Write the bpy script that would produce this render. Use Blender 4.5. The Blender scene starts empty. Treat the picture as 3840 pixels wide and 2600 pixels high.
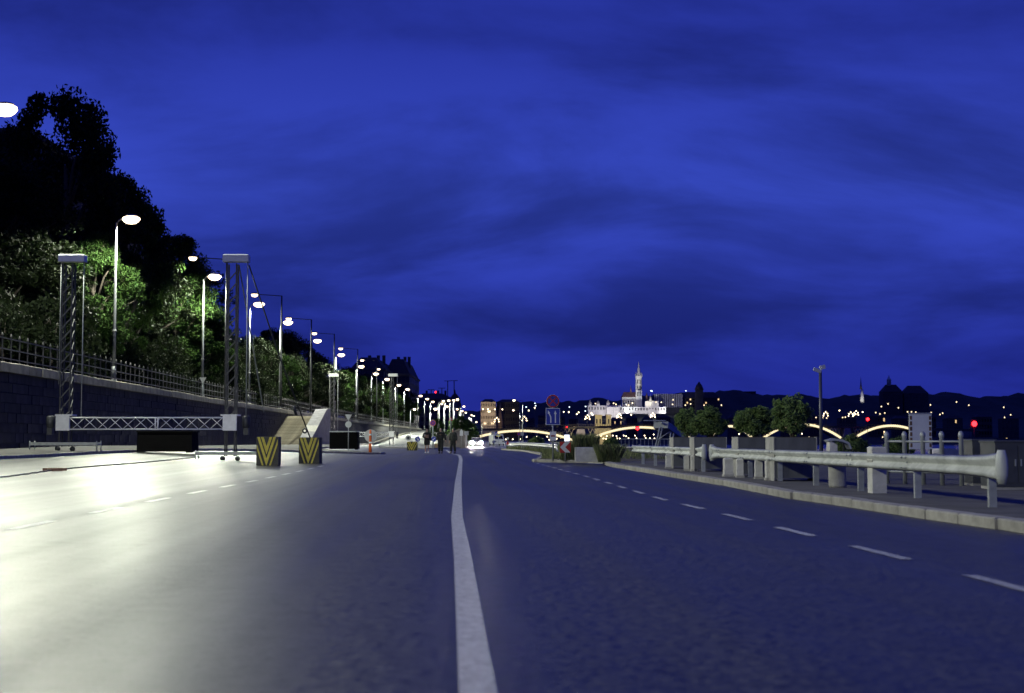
import bpy, bmesh, math, random
import numpy as np
from mathutils import Vector, Matrix, noise as mn

random.seed(7); rng = np.random.default_rng(7)
SC = bpy.context.scene; COL = SC.collection
R = math.radians

# ------------------------------------------------------------------ camera
FPX = 3840 * 50 / 36
PITCH = math.atan(348 / FPX)
cam = bpy.data.cameras.new('camera'); camo = bpy.data.objects.new('camera', cam); COL.objects.link(camo)
cam.lens = 50; cam.sensor_width = 36; cam.clip_start = 0.1; cam.clip_end = 20000
camo.location = (0, 0, 1.0); camo.rotation_euler = (math.pi / 2 + PITCH, 0, 0)
cam.dof.use_dof = True; cam.dof.focus_distance = 48; cam.dof.aperture_fstop = 2.0
SC.camera = camo

# ------------------------------------------------------------------ world: blue hour sky with thin cloud
W = bpy.data.worlds.new('World'); SC.world = W; W.use_nodes = True
def build_world():
    nt = W.node_tree; N = nt.nodes; L = nt.links
    bg = N['Background']
    tc = N.new('ShaderNodeTexCoord')
    sep = N.new('ShaderNodeSeparateXYZ'); L.new(tc.outputs['Generated'], sep.inputs[0])
    ramp = N.new('ShaderNodeValToRGB'); L.new(sep.outputs['Z'], ramp.inputs[0])
    cr = ramp.color_ramp
    cols = [(0.0, (.012, .017, .21)), (.045, (.016, .026, .29)), (.10, (.025, .044, .39)), (.17, (.036, .066, .51)),
            (.27, (.021, .037, .345)), (.5, (.014, .025, .28)), (1.0, (.013, .023, .27))]
    while len(cr.elements) < len(cols): cr.elements.new(.5)
    for e, (p, c) in zip(cr.elements, cols): e.position = p; e.color = (*c, 1)
    # cloud layer: direction projected on a flat ceiling
    add = N.new('ShaderNodeMath'); add.operation = 'ADD'; L.new(sep.outputs['Z'], add.inputs[0]); add.inputs[1].default_value = .34
    dv = N.new('ShaderNodeVectorMath'); dv.operation = 'DIVIDE'; L.new(tc.outputs['Generated'], dv.inputs[0])
    cb = N.new('ShaderNodeCombineXYZ')
    for i in range(3): L.new(add.outputs[0], cb.inputs[i])
    L.new(cb.outputs[0], dv.inputs[1])
    mp = N.new('ShaderNodeMapping'); L.new(dv.outputs[0], mp.inputs[0])
    mp.inputs['Location'].default_value = (8.1, 4.4, 0); mp.inputs['Rotation'].default_value = (0, 0, R(20)); mp.inputs['Scale'].default_value = (1.5, 2.6, 0)
    n1 = N.new('ShaderNodeTexNoise'); L.new(mp.outputs[0], n1.inputs[0])
    n1.inputs['Scale'].default_value = 1.15; n1.inputs['Detail'].default_value = 7; n1.inputs['Roughness'].default_value = .55; n1.inputs['Distortion'].default_value = .35
    mr = N.new('ShaderNodeMapRange'); mr.interpolation_type = 'SMOOTHSTEP'; L.new(n1.outputs['Fac'], mr.inputs[0])
    mr.inputs[1].default_value = .33; mr.inputs[2].default_value = .66; mr.inputs[3].default_value = .5; mr.inputs[4].default_value = 1.08
    mul = N.new('ShaderNodeVectorMath'); mul.operation = 'SCALE'; L.new(ramp.outputs[0], mul.inputs[0]); L.new(mr.outputs[0], mul.inputs['Scale'])
    L.new(mul.outputs[0], bg.inputs[0]); bg.inputs[1].default_value = 1.0
build_world()

# ------------------------------------------------------------------ view, render
VS = SC.view_settings
VS.view_transform = 'Standard'; VS.look = 'None'; VS.exposure = 0; VS.gamma = 1; VS.use_curve_mapping = False
SC.render.engine = 'CYCLES'
SC.cycles.use_denoising = True
SC.cycles.max_bounces = 5; SC.cycles.diffuse_bounces = 2; SC.cycles.glossy_bounces = 3
SC.cycles.caustics_reflective = False; SC.cycles.caustics_refractive = False
SC.cycles.sample_clamp_indirect = 4.0
SC.cycles.use_light_tree = True
SC.cycles.filter_width = 1.5

# ------------------------------------------------------------------ helpers
def P(px, py, Y):
    """world point that the photograph shows at (px, py) (3840 wide) when it stands Y metres ahead"""
    u = (px - 1920) / FPX; v = (1300 - py) / FPX
    dy = math.cos(PITCH) - v * math.sin(PITCH); dz = math.sin(PITCH) + v * math.cos(PITCH)
    t = Y / dy
    return Vector((t * u, Y, 1 + t * dz))

def lerp_pts(pts):
    ys = [p[1] for p in pts]; xs = [p[0] for p in pts]
    return lambda y: float(np.interp(y, ys, xs))

def sm(t): t = min(1, max(0, t)); return t * t * (3 - 2 * t)
def gz(x, y):
    crest = .15 * math.exp(-((y - 72) / 17) ** 2) * (1 - sm((x + .6) / 1.2))      # low hump added to cut the headlight streak off the near road
    return .04 * max(0, min(-x, 19) - 9) - .15 * sm((y - 110) / 90) + crest

def tag(o, label=None, cat=None, group=None, kind=None):
    if label: o['label'] = label
    if cat: o['category'] = cat
    if group: o['group'] = group
    if kind: o['kind'] = kind
    return o

def empty(name, loc=(0, 0, 0), rz=0, label=None, cat=None, group=None):
    o = bpy.data.objects.new(name, None); COL.objects.link(o)
    o.location = loc; o.rotation_euler = (0, 0, rz); o.empty_display_size = .2
    return tag(o, label, cat, group)

def link(name, me, mat=None, parent=None, loc=None, rz=0):
    o = bpy.data.objects.new(name, me); COL.objects.link(o)
    if mat is not None and len(me.materials) == 0: me.materials.append(mat)
    if parent is not None: o.parent = parent
    if loc is not None: o.location = loc
    o.rotation_euler = (0, 0, rz)
    return o

def copy_tree(o, parent=None):
    c = o.copy(); COL.objects.link(c); c.parent = parent
    for ch in o.children: copy_tree(ch, c)
    return c

class MB:
    def __init__(s): s.v = []; s.f = []; s.m = []; s.mi = 0; s.sm = []
    def quadmesh(s, vs, fs, smooth=False):
        b = len(s.v); s.v += [tuple(v) for v in vs]
        for f in fs: s.f.append(tuple(i + b for i in f)); s.m.append(s.mi); s.sm.append(smooth)
        return s
    def box(s, x0, x1, y0, y1, z0, z1, c=0):
        if c <= 0:
            vs = [(x, y, z) for z in (z0, z1) for y in (y0, y1) for x in (x0, x1)]
            return s.quadmesh(vs, [(0, 2, 3, 1), (4, 5, 7, 6), (0, 1, 5, 4), (1, 3, 7, 5), (3, 2, 6, 7), (2, 0, 4, 6)])
        # chamfered top edge
        vs = [(x0, y0, z0), (x1, y0, z0), (x1, y1, z0), (x0, y1, z0), (x0, y0, z1 - c), (x1, y0, z1 - c), (x1, y1, z1 - c), (x0, y1, z1 - c),
              (x0 + c, y0 + c, z1), (x1 - c, y0 + c, z1), (x1 - c, y1 - c, z1), (x0 + c, y1 - c, z1)]
        return s.quadmesh(vs, [(3, 2, 1, 0), (0, 1, 5, 4), (1, 2, 6, 5), (2, 3, 7, 6), (3, 0, 4, 7), (4, 5, 9, 8), (5, 6, 10, 9), (6, 7, 11, 10), (7, 4, 8, 11), (8, 9, 10, 11)])
    def obox(s, mat4, hx, hy, hz):
        vs = [mat4 @ Vector((x, y, z)) for z in (-hz, hz) for y in (-hy, hy) for x in (-hx, hx)]
        return s.quadmesh(vs, [(0, 2, 3, 1), (4, 5, 7, 6), (0, 1, 5, 4), (1, 3, 7, 5), (3, 2, 6, 7), (2, 0, 4, 6)])
    def bar(s, a, b, w, h=None, up=(0, 0, 1)):
        a = Vector(a); b = Vector(b); h = h or w; d = (b - a); Ln = d.length; d.normalize()
        u = Vector(up)
        if abs(d.dot(u)) > .95: u = Vector((0, 1, 0))
        sx = d.cross(u).normalized(); sz = sx.cross(d)
        M = Matrix((sx, d, sz)).transposed().to_4x4(); M.translation = (a + b) / 2
        return s.obox(M, w / 2, Ln / 2, h / 2)
    def tube(s, pts, rad, n=8, cap=True):
        pts = [Vector(p) for p in pts]; rads = rad if isinstance(rad, (list, tuple)) else [rad] * len(pts)
        vs = []; fs = []; prev = None
        for i, p in enumerate(pts):
            d = (pts[min(i + 1, len(pts) - 1)] - pts[max(i - 1, 0)]).normalized()
            ref = prev if prev is not None else (Vector((1, 0, 0)) if abs(d.x) < .9 else Vector((0, 1, 0)))
            sx = (ref - d * ref.dot(d)).normalized(); sy = d.cross(sx); prev = sx
            for k in range(n):
                a = 2 * math.pi * k / n; vs.append(p + (sx * math.cos(a) + sy * math.sin(a)) * rads[i])
        for i in range(len(pts) - 1):
            for k in range(n):
                k2 = (k + 1) % n; fs.append((i * n + k, i * n + k2, (i + 1) * n + k2, (i + 1) * n + k))
        if cap:
            fs.append(tuple(range(n - 1, -1, -1))); fs.append(tuple((len(pts) - 1) * n + k for k in range(n)))
        return s.quadmesh(vs, fs, True)
    def lathe(s, prof, n=12, c=(0, 0, 0), sx=1, sy=1):
        vs = []; fs = []
        for (r, z) in prof:
            for k in range(n):
                a = 2 * math.pi * k / n; vs.append((c[0] + r * math.cos(a) * sx, c[1] + r * math.sin(a) * sy, c[2] + z))
        for i in range(len(prof) - 1):
            for k in range(n):
                k2 = (k + 1) % n; fs.append((i * n + k, i * n + k2, (i + 1) * n + k2, (i + 1) * n + k))
        fs.append(tuple(range(n - 1, -1, -1))); fs.append(tuple((len(prof) - 1) * n + k for k in range(n)))
        return s.quadmesh(vs, fs, True)
    def prism_y(s, poly, y0, y1):
        """polygon in (x, z), extruded along y"""
        n = len(poly); vs = [(x, y0, z) for x, z in poly] + [(x, y1, z) for x, z in poly]
        return s.quadmesh(vs, [tuple(range(n)), tuple(range(2 * n - 1, n - 1, -1))] + [(i + n, (i + 1) % n + n, (i + 1) % n, i) for i in range(n)])
    def prism_z(s, poly, z0, z1):
        n = len(poly); zz = lambda z, p: z(*p) if callable(z) else z
        vs = [(x, y, zz(z0, (x, y))) for x, y in poly] + [(x, y, zz(z1, (x, y))) for x, y in poly]
        return s.quadmesh(vs, [tuple(range(n - 1, -1, -1)), tuple(range(n, 2 * n))] + [(i, (i + 1) % n, (i + 1) % n + n, i + n) for i in range(n)])
    def mesh(s, name, fix=True):
        me = bpy.data.meshes.new(name); me.from_pydata(s.v, [], s.f)
        me.polygons.foreach_set('use_smooth', s.sm); me.polygons.foreach_set('material_index', s.m)
        me.update()
        if fix and len(s.f) < 6000:
            bm = bmesh.new(); bm.from_mesh(me); bmesh.ops.recalc_face_normals(bm, faces=bm.faces); bm.to_mesh(me); bm.free()
        return me
    def build(s, name, mat, parent=None, loc=None, rz=0):
        return link(name, s.mesh(name), mat, parent, loc, rz)

# ------------------------------------------------------------------ materials
MATS = {}
def mat(name, col, rough=.6, metal=0, var=.25, scale=3.0, bump=0, bscale=20, spec=.5, streak=0, coat=0):
    if name in MATS: return MATS[name]
    m = bpy.data.materials.new(name); m.use_nodes = True; nt = m.node_tree; N = nt.nodes; L = nt.links; b = N['Principled BSDF']
    b.inputs['Roughness'].default_value = rough; b.inputs['Metallic'].default_value = metal; b.inputs['Specular IOR Level'].default_value = spec
    b.inputs['Coat Weight'].default_value = coat
    tc = N.new('ShaderNodeTexCoord')
    if var > 0:
        n = N.new('ShaderNodeTexNoise'); n.inputs['Scale'].default_value = scale; n.inputs['Detail'].default_value = 6; n.inputs['Roughness'].default_value = .6
        if streak:
            mp = N.new('ShaderNodeMapping'); mp.inputs['Scale'].default_value = (1, 1, 1 / streak); L.new(tc.outputs['Object'], mp.inputs[0]); L.new(mp.outputs[0], n.inputs[0])
        else: L.new(tc.outputs['Object'], n.inputs[0])
        mr = N.new('ShaderNodeMapRange'); L.new(n.outputs['Fac'], mr.inputs[0])
        mr.inputs[1].default_value = .3; mr.inputs[2].default_value = .7; mr.inputs[3].default_value = 1 - var; mr.inputs[4].default_value = 1 + var
        oi = N.new('ShaderNodeObjectInfo'); mr2 = N.new('ShaderNodeMapRange'); L.new(oi.outputs['Random'], mr2.inputs[0])
        mr2.inputs[3].default_value = 1 - var * .5; mr2.inputs[4].default_value = 1 + var * .5
        ml = N.new('ShaderNodeMath'); ml.operation = 'MULTIPLY'; L.new(mr.outputs[0], ml.inputs[0]); L.new(mr2.outputs[0], ml.inputs[1])
        vm = N.new('ShaderNodeVectorMath'); vm.operation = 'SCALE'; vm.inputs[0].default_value = col; L.new(ml.outputs[0], vm.inputs['Scale'])
        L.new(vm.outputs[0], b.inputs['Base Color'])
    else: b.inputs['Base Color'].default_value = (*col, 1)
    if bump > 0:
        n2 = N.new('ShaderNodeTexNoise'); n2.inputs['Scale'].default_value = bscale; n2.inputs['Detail'].default_value = 4; L.new(tc.outputs['Object'], n2.inputs[0])
        bp = N.new('ShaderNodeBump'); bp.inputs['Strength'].default_value = bump; bp.inputs['Distance'].default_value = .03; L.new(n2.outputs['Fac'], bp.inputs['Height']); L.new(bp.outputs[0], b.inputs['Normal'])
    MATS[name] = m; return m

def emit(name, col, st):
    if name in MATS: return MATS[name]
    m = bpy.data.materials.new(name); m.use_nodes = True; N = m.node_tree.nodes; b = N['Principled BSDF']
    b.inputs['Base Color'].default_value = (*[min(1, c) * .8 for c in col], 1); b.inputs['Emission Color'].default_value = (*col, 1); b.inputs['Emission Strength'].default_value = st
    MATS[name] = m; return m

def leafmat(name, col, col2):
    m = bpy.data.materials.new(name); m.use_nodes = True; nt = m.node_tree; N = nt.nodes; L = nt.links; b = N['Principled BSDF']
    g = N.new('ShaderNodeNewGeometry'); mx = N.new('ShaderNodeMix'); mx.data_type = 'RGBA'
    L.new(g.outputs['Random Per Island'], mx.inputs['Factor']); mx.inputs['A'].default_value = (*col, 1); mx.inputs['B'].default_value = (*col2, 1)
    L.new(mx.outputs['Result'], b.inputs['Base Color']); b.inputs['Roughness'].default_value = .65; b.inputs['Specular IOR Level'].default_value = .12
    tr = N.new('ShaderNodeBsdfTranslucent'); L.new(mx.outputs['Result'], tr.inputs[0]); ms = N.new('ShaderNodeMixShader'); ms.inputs[0].default_value = .25
    L.new(b.outputs[0], ms.inputs[1]); L.new(tr.outputs[0], ms.inputs[2]); L.new(ms.outputs[0], N['Material Output'].inputs[0])
    MATS[name] = m; return m

def asphalt():
    m = bpy.data.materials.new('asphalt'); m.use_nodes = True; nt = m.node_tree; N = nt.nodes; L = nt.links; b = N['Principled BSDF']
    tc = N.new('ShaderNodeTexCoord')
    def nz(sc, det=5, mapping=None, rot=0, rough=.5):
        n = N.new('ShaderNodeTexNoise'); n.inputs['Scale'].default_value = sc; n.inputs['Detail'].default_value = det; n.inputs['Roughness'].default_value = rough
        if mapping:
            mp = N.new('ShaderNodeMapping'); mp.vector_type = 'TEXTURE' if False else 'POINT'; mp.inputs['Scale'].default_value = mapping; mp.inputs['Rotation'].default_value = (0, 0, 0)
            if rot:
                m0 = N.new('ShaderNodeMapping'); m0.inputs['Rotation'].default_value = (0, 0, rot); L.new(tc.outputs['Object'], m0.inputs[0]); L.new(m0.outputs[0], mp.inputs[0])
            else: L.new(tc.outputs['Object'], mp.inputs[0])
            L.new(mp.outputs[0], n.inputs[0])
        else: L.new(tc.outputs['Object'], n.inputs[0])
        return n
    def rng_(n, a, c, lo=.3, hi=.7):
        r = N.new('ShaderNodeMapRange'); L.new(n.outputs['Fac'], r.inputs[0]); r.inputs[1].default_value = lo; r.inputs[2].default_value = hi; r.inputs[3].default_value = a; r.inputs[4].default_value = c; return r
    def mulv(a_, b_, op='MULTIPLY'):
        q_ = N.new('ShaderNodeMath'); q_.operation = op; L.new(a_.outputs[0], q_.inputs[0]); L.new(b_.outputs[0], q_.inputs[1]); return q_
    track = nz(1.25, 3, (1, .018, 1), R(-2.6))                # wheel paths running along the road
    n14 = nz(15, 4, rough=.65); n45 = nz(48, 4, rough=.65)
    f = mulv(rng_(nz(.25, 4, (1, .35, 1)), .78, 1.22), rng_(n45, .3, 1.8, .36, .66))
    f = mulv(f, rng_(n14, .4, 1.7, .36, .66)); f = mulv(f, rng_(track, .82, 1.2)); f = mulv(f, rng_(nz(2.4, 6), .8, 1.2))
    vm = N.new('ShaderNodeVectorMath'); vm.operation = 'SCALE'; vm.inputs[0].default_value = (.035, .035, .034); L.new(f.outputs[0], vm.inputs['Scale'])
    # tar sealed cracks
    vo = N.new('ShaderNodeTexVoronoi'); vo.feature = 'DISTANCE_TO_EDGE'; vo.inputs['Scale'].default_value = .11
    w1 = N.new('ShaderNodeVectorMath'); w1.operation = 'MULTIPLY_ADD'; nw = nz(1.4, 4); L.new(nw.outputs['Color'], w1.inputs[0]); w1.inputs[1].default_value = (1.3, 1.3, 0); L.new(tc.outputs['Object'], w1.inputs[2]); L.new(w1.outputs[0], vo.inputs['Vector'])
    ck = N.new('ShaderNodeMapRange'); L.new(vo.outputs['Distance'], ck.inputs[0]); ck.inputs[1].default_value = .0012; ck.inputs[2].default_value = .004; ck.inputs[3].default_value = .45; ck.inputs[4].default_value = 1
    vm2 = N.new('ShaderNodeVectorMath'); vm2.operation = 'SCALE'; L.new(vm.outputs[0], vm2.inputs[0]); L.new(ck.outputs[0], vm2.inputs['Scale']); L.new(vm2.outputs[0], b.inputs['Base Color'])
    ro = mulv(rng_(n14, -.09, .10, .36, .66), rng_(track, .38, .49), 'ADD'); L.new(ro.outputs[0], b.inputs['Roughness'])
    spc = mulv(rng_(n14, .12, 1.15, .36, .66), rng_(nz(5, 4), .8, 1.2)); L.new(spc.outputs[0], b.inputs['Specular IOR Level'])
    bp = N.new('ShaderNodeBump'); bp.inputs['Strength'].default_value = .6; bp.inputs['Distance'].default_value = .002; L.new(n45.outputs['Fac'], bp.inputs['Height'])
    bp3 = N.new('ShaderNodeBump'); bp3.inputs['Strength'].default_value = .6; bp3.inputs['Distance'].default_value = .006; L.new(n14.outputs['Fac'], bp3.inputs['Height'])
    bp2 = N.new('ShaderNodeBump'); bp2.inputs['Strength'].default_value = .3; bp2.inputs['Distance'].default_value = .01; L.new(nz(1.2, 3).outputs['Fac'], bp2.inputs['Height'])
    L.new(bp2.outputs[0], bp3.inputs['Normal']); L.new(bp3.outputs[0], bp.inputs['Normal']); L.new(bp.outputs[0], b.inputs['Normal'])
    MATS['asphalt'] = m; return m

M_ASPH = asphalt()
M_PAINT = mat('road_paint', (.48, .48, .46), .45, var=.28, scale=9, bump=.15, bscale=60)
def worn_paint():
    nt = M_PAINT.node_tree; N = nt.nodes; L = nt.links; b = N['Principled BSDF']; src = b.inputs['Base Color'].links[0].from_socket
    tc = N.new('ShaderNodeTexCoord'); n = N.new('ShaderNodeTexNoise'); n.inputs['Scale'].default_value = 22; n.inputs['Detail'].default_value = 8; n.inputs['Roughness'].default_value = .72; L.new(tc.outputs['Object'], n.inputs[0])
    mr = N.new('ShaderNodeMapRange'); L.new(n.outputs['Fac'], mr.inputs[0]); mr.inputs[1].default_value = .36; mr.inputs[2].default_value = .47; mr.inputs[3].default_value = .22; mr.inputs[4].default_value = 1
    sc_ = N.new('ShaderNodeVectorMath'); sc_.operation = 'SCALE'; L.new(src, sc_.inputs[0]); L.new(mr.outputs[0], sc_.inputs['Scale']); L.new(sc_.outputs[0], b.inputs['Base Color'])
worn_paint()
M_KERB = mat('kerb_concrete', (.34, .325, .28), .8, var=.3, scale=4, bump=.3, bscale=30)
M_PAVE = mat('pavement', (.075, .072, .066), .85, var=.3, scale=2, bump=.3, bscale=40)
M_STONE = mat('quay_stone', (.034, .034, .04), .9, var=.5, scale=1.2, bump=.5, bscale=12, streak=2.5)
M_COPE = mat('coping_stone', (.17, .16, .125), .85, var=.45, scale=1.5, bump=.4, bscale=15)
M_STAIR = mat('stair_stone', (.21, .19, .145), .85, var=.3, scale=3, bump=.3, bscale=20)
M_WHITEWASH = mat('whitewash', (.22, .215, .225), .8, var=.3, scale=2)
M_GALV = mat('galvanised_steel', (.50, .52, .48), .62, .1, var=.28, scale=4, streak=5, bump=.03, bscale=12)
M_GALV2 = mat('dull_zinc', (.36, .38, .38), .5, .3, var=.2, scale=6)
M_ALU = mat('white_truss_paint', (.8, .8, .79), .4, .1, var=.12, scale=4)
M_DSTEEL = mat('dark_steel', (.035, .037, .042), .5, .3, var=.25, scale=6)
M_BRACE = mat('brace_steel', (.06, .062, .065), .5, .3, var=.3, scale=6)
M_TSTEEL = mat('tower_steel', (.026, .027, .03), .55, .3, var=.3, scale=6)
M_POLE = mat('lamp_pole_paint', (.15, .155, .165), .45, .2, var=.15, scale=2)
M_IRON = mat('wrought_iron', (.06, .06, .06), .55, .3, var=.3, scale=8)
M_BLACK = mat('black_tarpaulin', (.003, .003, .0033), .9, var=.3, scale=3, bump=.5, bscale=4, spec=.1)
M_CONC = mat('concrete', (.38, .37, .33), .85, var=.25, scale=3, bump=.4, bscale=25)
M_CONCW = mat('pale_concrete', (.58, .57, .51), .85, var=.22, scale=4, bump=.5, bscale=20)
M_PLANTER_SHADE = mat('planter_shaded_face', (.10, .105, .11), .6, var=.25, scale=5, streak=3)  # shade of the unlit planter front, put into its colour
M_DBLOCK = mat('block_black_paint', (.035, .034, .028), .6, var=.4, scale=6)
M_YEL = mat('yellow_paint', (.62, .52, .06), .55, var=.2, scale=8)
M_RED = mat('sign_red', (.45, .012, .01), .45, var=.08)
M_BLUE = mat('sign_blue', (.012, .035, .36), .45, var=.08)
M_WHITE = mat('sign_white', (.72, .74, .72), .45, var=.08)
M_BACK = mat('sign_back', (.40, .42, .42), .45, .3, var=.15)
M_ORANGE = mat('beacon_orange', (.62, .12, .015), .5, var=.2, scale=10)
M_SOIL = mat('soil', (.09, .075, .05), .95, var=.4, scale=3, bump=.6, bscale=14)
M_BARK = mat('bark', (.055, .045, .035), .9, var=.4, scale=4, bump=.6, bscale=10, streak=5)
M_GLASS = mat('window_glass', (.01, .011, .014), .12, var=0)
M_LAMP = emit('lamp_glow', (1, .76, .50), 6)
M_LAMPY = emit('lantern_glow', (1, .78, .46), 2.2)
M_GLOBE = emit('globe_glow', (1, .80, .50), 6)
M_ARCHL = emit('arch_light', (1, .84, .48), 1.25)
M_REDL = emit('red_signal_glow', (1, .015, .02), 9)
M_COOL = emit('cool_lamp_glow', (.75, .9, 1), 3)
M_WARMWIN = emit('lit_window', (1, .68, .30), 1.1)
LEAF_A = leafmat('leaf_tree', (.010, .028, .005), (.032, .062, .013))
LEAF_SHADE = leafmat('leaf_in_shade', (.006, .011, .004), (.016, .024, .009))  # darker copy of the tree leaf, stands in for foliage out of lamplight
LEAF_B = leafmat('leaf_bush', (.09, .155, .05), (.19, .26, .095))
LEAF_G = leafmat('grass_blade', (.10, .14, .05), (.24, .25, .12))

# ================================================================== SETTING
XQ = lerp_pts([(-18.9, -30), (-19.6, 20), (-21.0, 57), (-22.0, 80), (-23.4, 112), (-23.8, 131), (-25.1, 180), (-26.3, 244), (-26.7, 420), (-26.7, 1600)])   # face of the quay wall
ZC = 4.2

def strip_mesh(rows, name, m, kind='structure'):
    """rows: list of lists of (x,y,z), same length -> grid sheet"""
    n = len(rows[0]); b = MB()
    b.quadmesh([p for r in rows for p in r], [(i * n + j, i * n + j + 1, (i + 1) * n + j + 1, (i + 1) * n + j) for i in range(len(rows) - 1) for j in range(n - 1)], True)
    me = b.mesh(name, False); o = link(name, me, m); tag(o, kind=kind); return o

ys = [-30 + 2.5 * i for i in range(20)] + [20 + 3 * i for i in range(70)] + [230 + 5 * i for i in range(40)] + [430 + 60 * i for i in range(9)]
strip_mesh([[(x, y, gz(x, y)) for x in [-28, -24, -19, -17, -15, -13, -11, -9, -7, -5, -3, -1, 1, 3, 5, 7, 10, 14.4]] for y in ys], 'road', M_ASPH)
# the ground far below everything, out to the horizon
g = MB(); g.quadmesh([(-9000, -400, -7), (9000, -400, -7), (9000, 12000, -7), (-9000, 12000, -7)], [(0, 1, 2, 3)])
tag(g.build('ground', mat('far_ground', (.03, .032, .03), .9, var=.3, scale=.01)), kind='structure')
# upper quay
strip_mesh([[(-420, y, ZC), (-60, y, ZC), (XQ(y) - .55, y, ZC)] for y in [-30, 20, 57, 80, 112, 131, 180, 244, 330, 420, 700, 1000, 1600]], 'upper_quay', mat('upper_quay_paving', (.09, .088, .08), .9, var=.3, scale=.5))
# river
wm = bpy.data.materials.new('river_water'); wm.use_nodes = True
_b = wm.node_tree.nodes['Principled BSDF']; _b.inputs['Base Color'].default_value = (.006, .009, .012, 1); _b.inputs['Roughness'].default_value = .16
_n = wm.node_tree.nodes.new('ShaderNodeTexNoise'); _n.inputs['Scale'].default_value = .5; _n.inputs['Detail'].default_value = 4
_t = wm.node_tree.nodes.new('ShaderNodeTexCoord'); wm.node_tree.links.new(_t.outputs['Object'], _n.inputs[0])
_bp = wm.node_tree.nodes.new('ShaderNodeBump'); _bp.inputs['Strength'].default_value = .3; _bp.inputs['Distance'].default_value = .3
wm.node_tree.links.new(_n.outputs['Fac'], _bp.inputs['Height']); wm.node_tree.links.new(_bp.outputs[0], _b.inputs['Normal'])
w_ = MB(); w_.quadmesh([(14.3, -60, -4.5), (2600, -60, -4.5), (2600, 1500, -4.5), (14.3, 1500, -4.5)], [(0, 1, 2, 3)])
tag(w_.build('river', wm), kind='structure')
q = MB(); q.box(13.9, 14.6, -60, 1500, -6.9, .125)
tag(q.build('quay_edge', M_CONC), kind='structure')
q = MB(); q.box(-420, 13.8, 960, 1500, -6.9, -.9)
tag(q.build('far_bank', mat('far_ground2', (.03, .032, .03), .9, var=.3, scale=.05)), kind='structure')

# left pavement, raised behind its kerb, running out to a nose in front of the ramp
KX = lerp_pts([(-17, -30), (-17.05, 58), (-16.6, 66), (-15.6, 74), (-12.9, 83.6), (-10.4, 88), (-8.5, 91.6), (-8.35, 93), (-9.0, 95), (-12, 99), (-15, 106), (-16.5, 140), (-18.2, 170), (-19.4, 200)])
lys = list(np.arange(-30, 82, 4)) + list(np.arange(82, 100, 1)) + list(np.arange(100, 201, 5))
rows = []
for y in lys:
    a = KX(y) - .16; c = XQ(y); r = []
    for k in range(9):
        x = a + (c - a) * k / 8; r.append((x, y, gz(x, y) + .125))
    rows.append(r)
strip_mesh(rows, 'left_pavement', M_PAVE)

def kerb(name, pts, zf, step=1.0, w=.2, h=.125, m=M_KERB):
    par = empty(name, (0, 0, 0)); tag(par, kind='structure')
    b = MB(); b.box(-w / 2, w / 2, -step / 2 + .006, step / 2 - .006, -.1, h, .018); me = b.mesh('kerb_stone'); me.materials.append(m)
    P2 = [Vector(p) for p in pts]; pos = 0; 
    segs = [(P2[i], P2[i + 1]) for i in range(len(P2) - 1)]; tot = sum((b_ - a_).length for a_, b_ in segs)
    d = step / 2
    while d < tot:
        e = d
        for a_, b_ in segs:
            l = (b_ - a_).length
            if e <= l: break
            e -= l
        p = a_.lerp(b_, min(1, e / l)); dr = b_ - a_
        o = link('kerb_stone', me, None, par, (p.x, p.y, zf(p.x, p.y) + random.uniform(-.006, .006)), math.atan2(-dr.x, dr.y) + random.uniform(-.006, .006))
        d += step
    return par
kerb('left_kerb', [(KX(y), y) for y in list(range(30, 82, 4)) + list(np.arange(82, 100, .75)) + list(range(100, 200, 8))], gz, 1.5)

RK = [(5.95, 4), (5.57, 15.5), (5.31, 18.1), (5.05, 21.9), (4.79, 24.4), (4.71, 30.8), (4.33, 38.1), (3.73, 52.3), (3.78, 58.3)]
IS = [(3.78, 58.3), (3.2, 60.6), (1.5, 62.0), (1.05, 62.6), (1.0, 63.6), (1.2, 66), (1.6, 75), (1.9, 90), (1.6, 100), (.9, 118), (-.5, 135), (-.95, 140), (-.5, 146), (3, 158), (14, 168)]
kerb('right_kerb', RK, gz, 1.0, .26)
kerb('island_kerb', IS, gz, 1.0, .2)
pv = MB(); pv.prism_z([(x + .1, y) for x, y in RK] + [(13.9, 58.3), (13.9, 4)], -.1, .118)
tag(pv.build('promenade', mat('promenade_paving', (.12, .115, .10), .85, var=.35, scale=1.5, bump=.4, bscale=30)), kind='structure')
pv = MB(); pv.prism_z([(x + .08, y) for x, y in IS] + [(13.9, 168), (13.9, 58.3)], -.5, lambda x, y: gz(x, y) + .11)
tag(pv.build('verge', M_SOIL), kind='structure')

# painted lines, each dash its own strip
def line(name, pts, w, z=.006, seg=.6):
    b = MB(); vs = []; P2 = [Vector(p) for p in pts]
    f = lerp_pts([(p[0], p[1]) for p in pts]); y0, y1 = pts[0][1], pts[-1][1]; n = max(1, int((y1 - y0) / seg)); fs = []
    for i in range(n + 1):
        y = y0 + (y1 - y0) * i / n; x = f(y); vs += [(x - w / 2, y, gz(x, y) + z), (x + w / 2, y, gz(x, y) + z)]
        if i: fs.append((2 * i - 2, 2 * i - 1, 2 * i + 1, 2 * i))
    b.quadmesh(vs, fs); o = b.build(name, M_PAINT); return tag(o, kind='structure')
line('centre_line_marking', [(.13, .5), (-.13, 5.6), (-.42, 12.2), (-.71, 18.45), (-1.27, 33.75), (-2.25, 62.7), (-2.72, 74), (-3.5, 89), (-4.27, 100), (-6.5, 140)], .15)
fr = lerp_pts([(3.55, 6), (3.40, 9.8), (3.26, 12.35), (3.08, 15.2), (2.92, 18), (2.49, 23.9), (2.04, 37.3), (1.06, 59), (.9, 62)])
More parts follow.
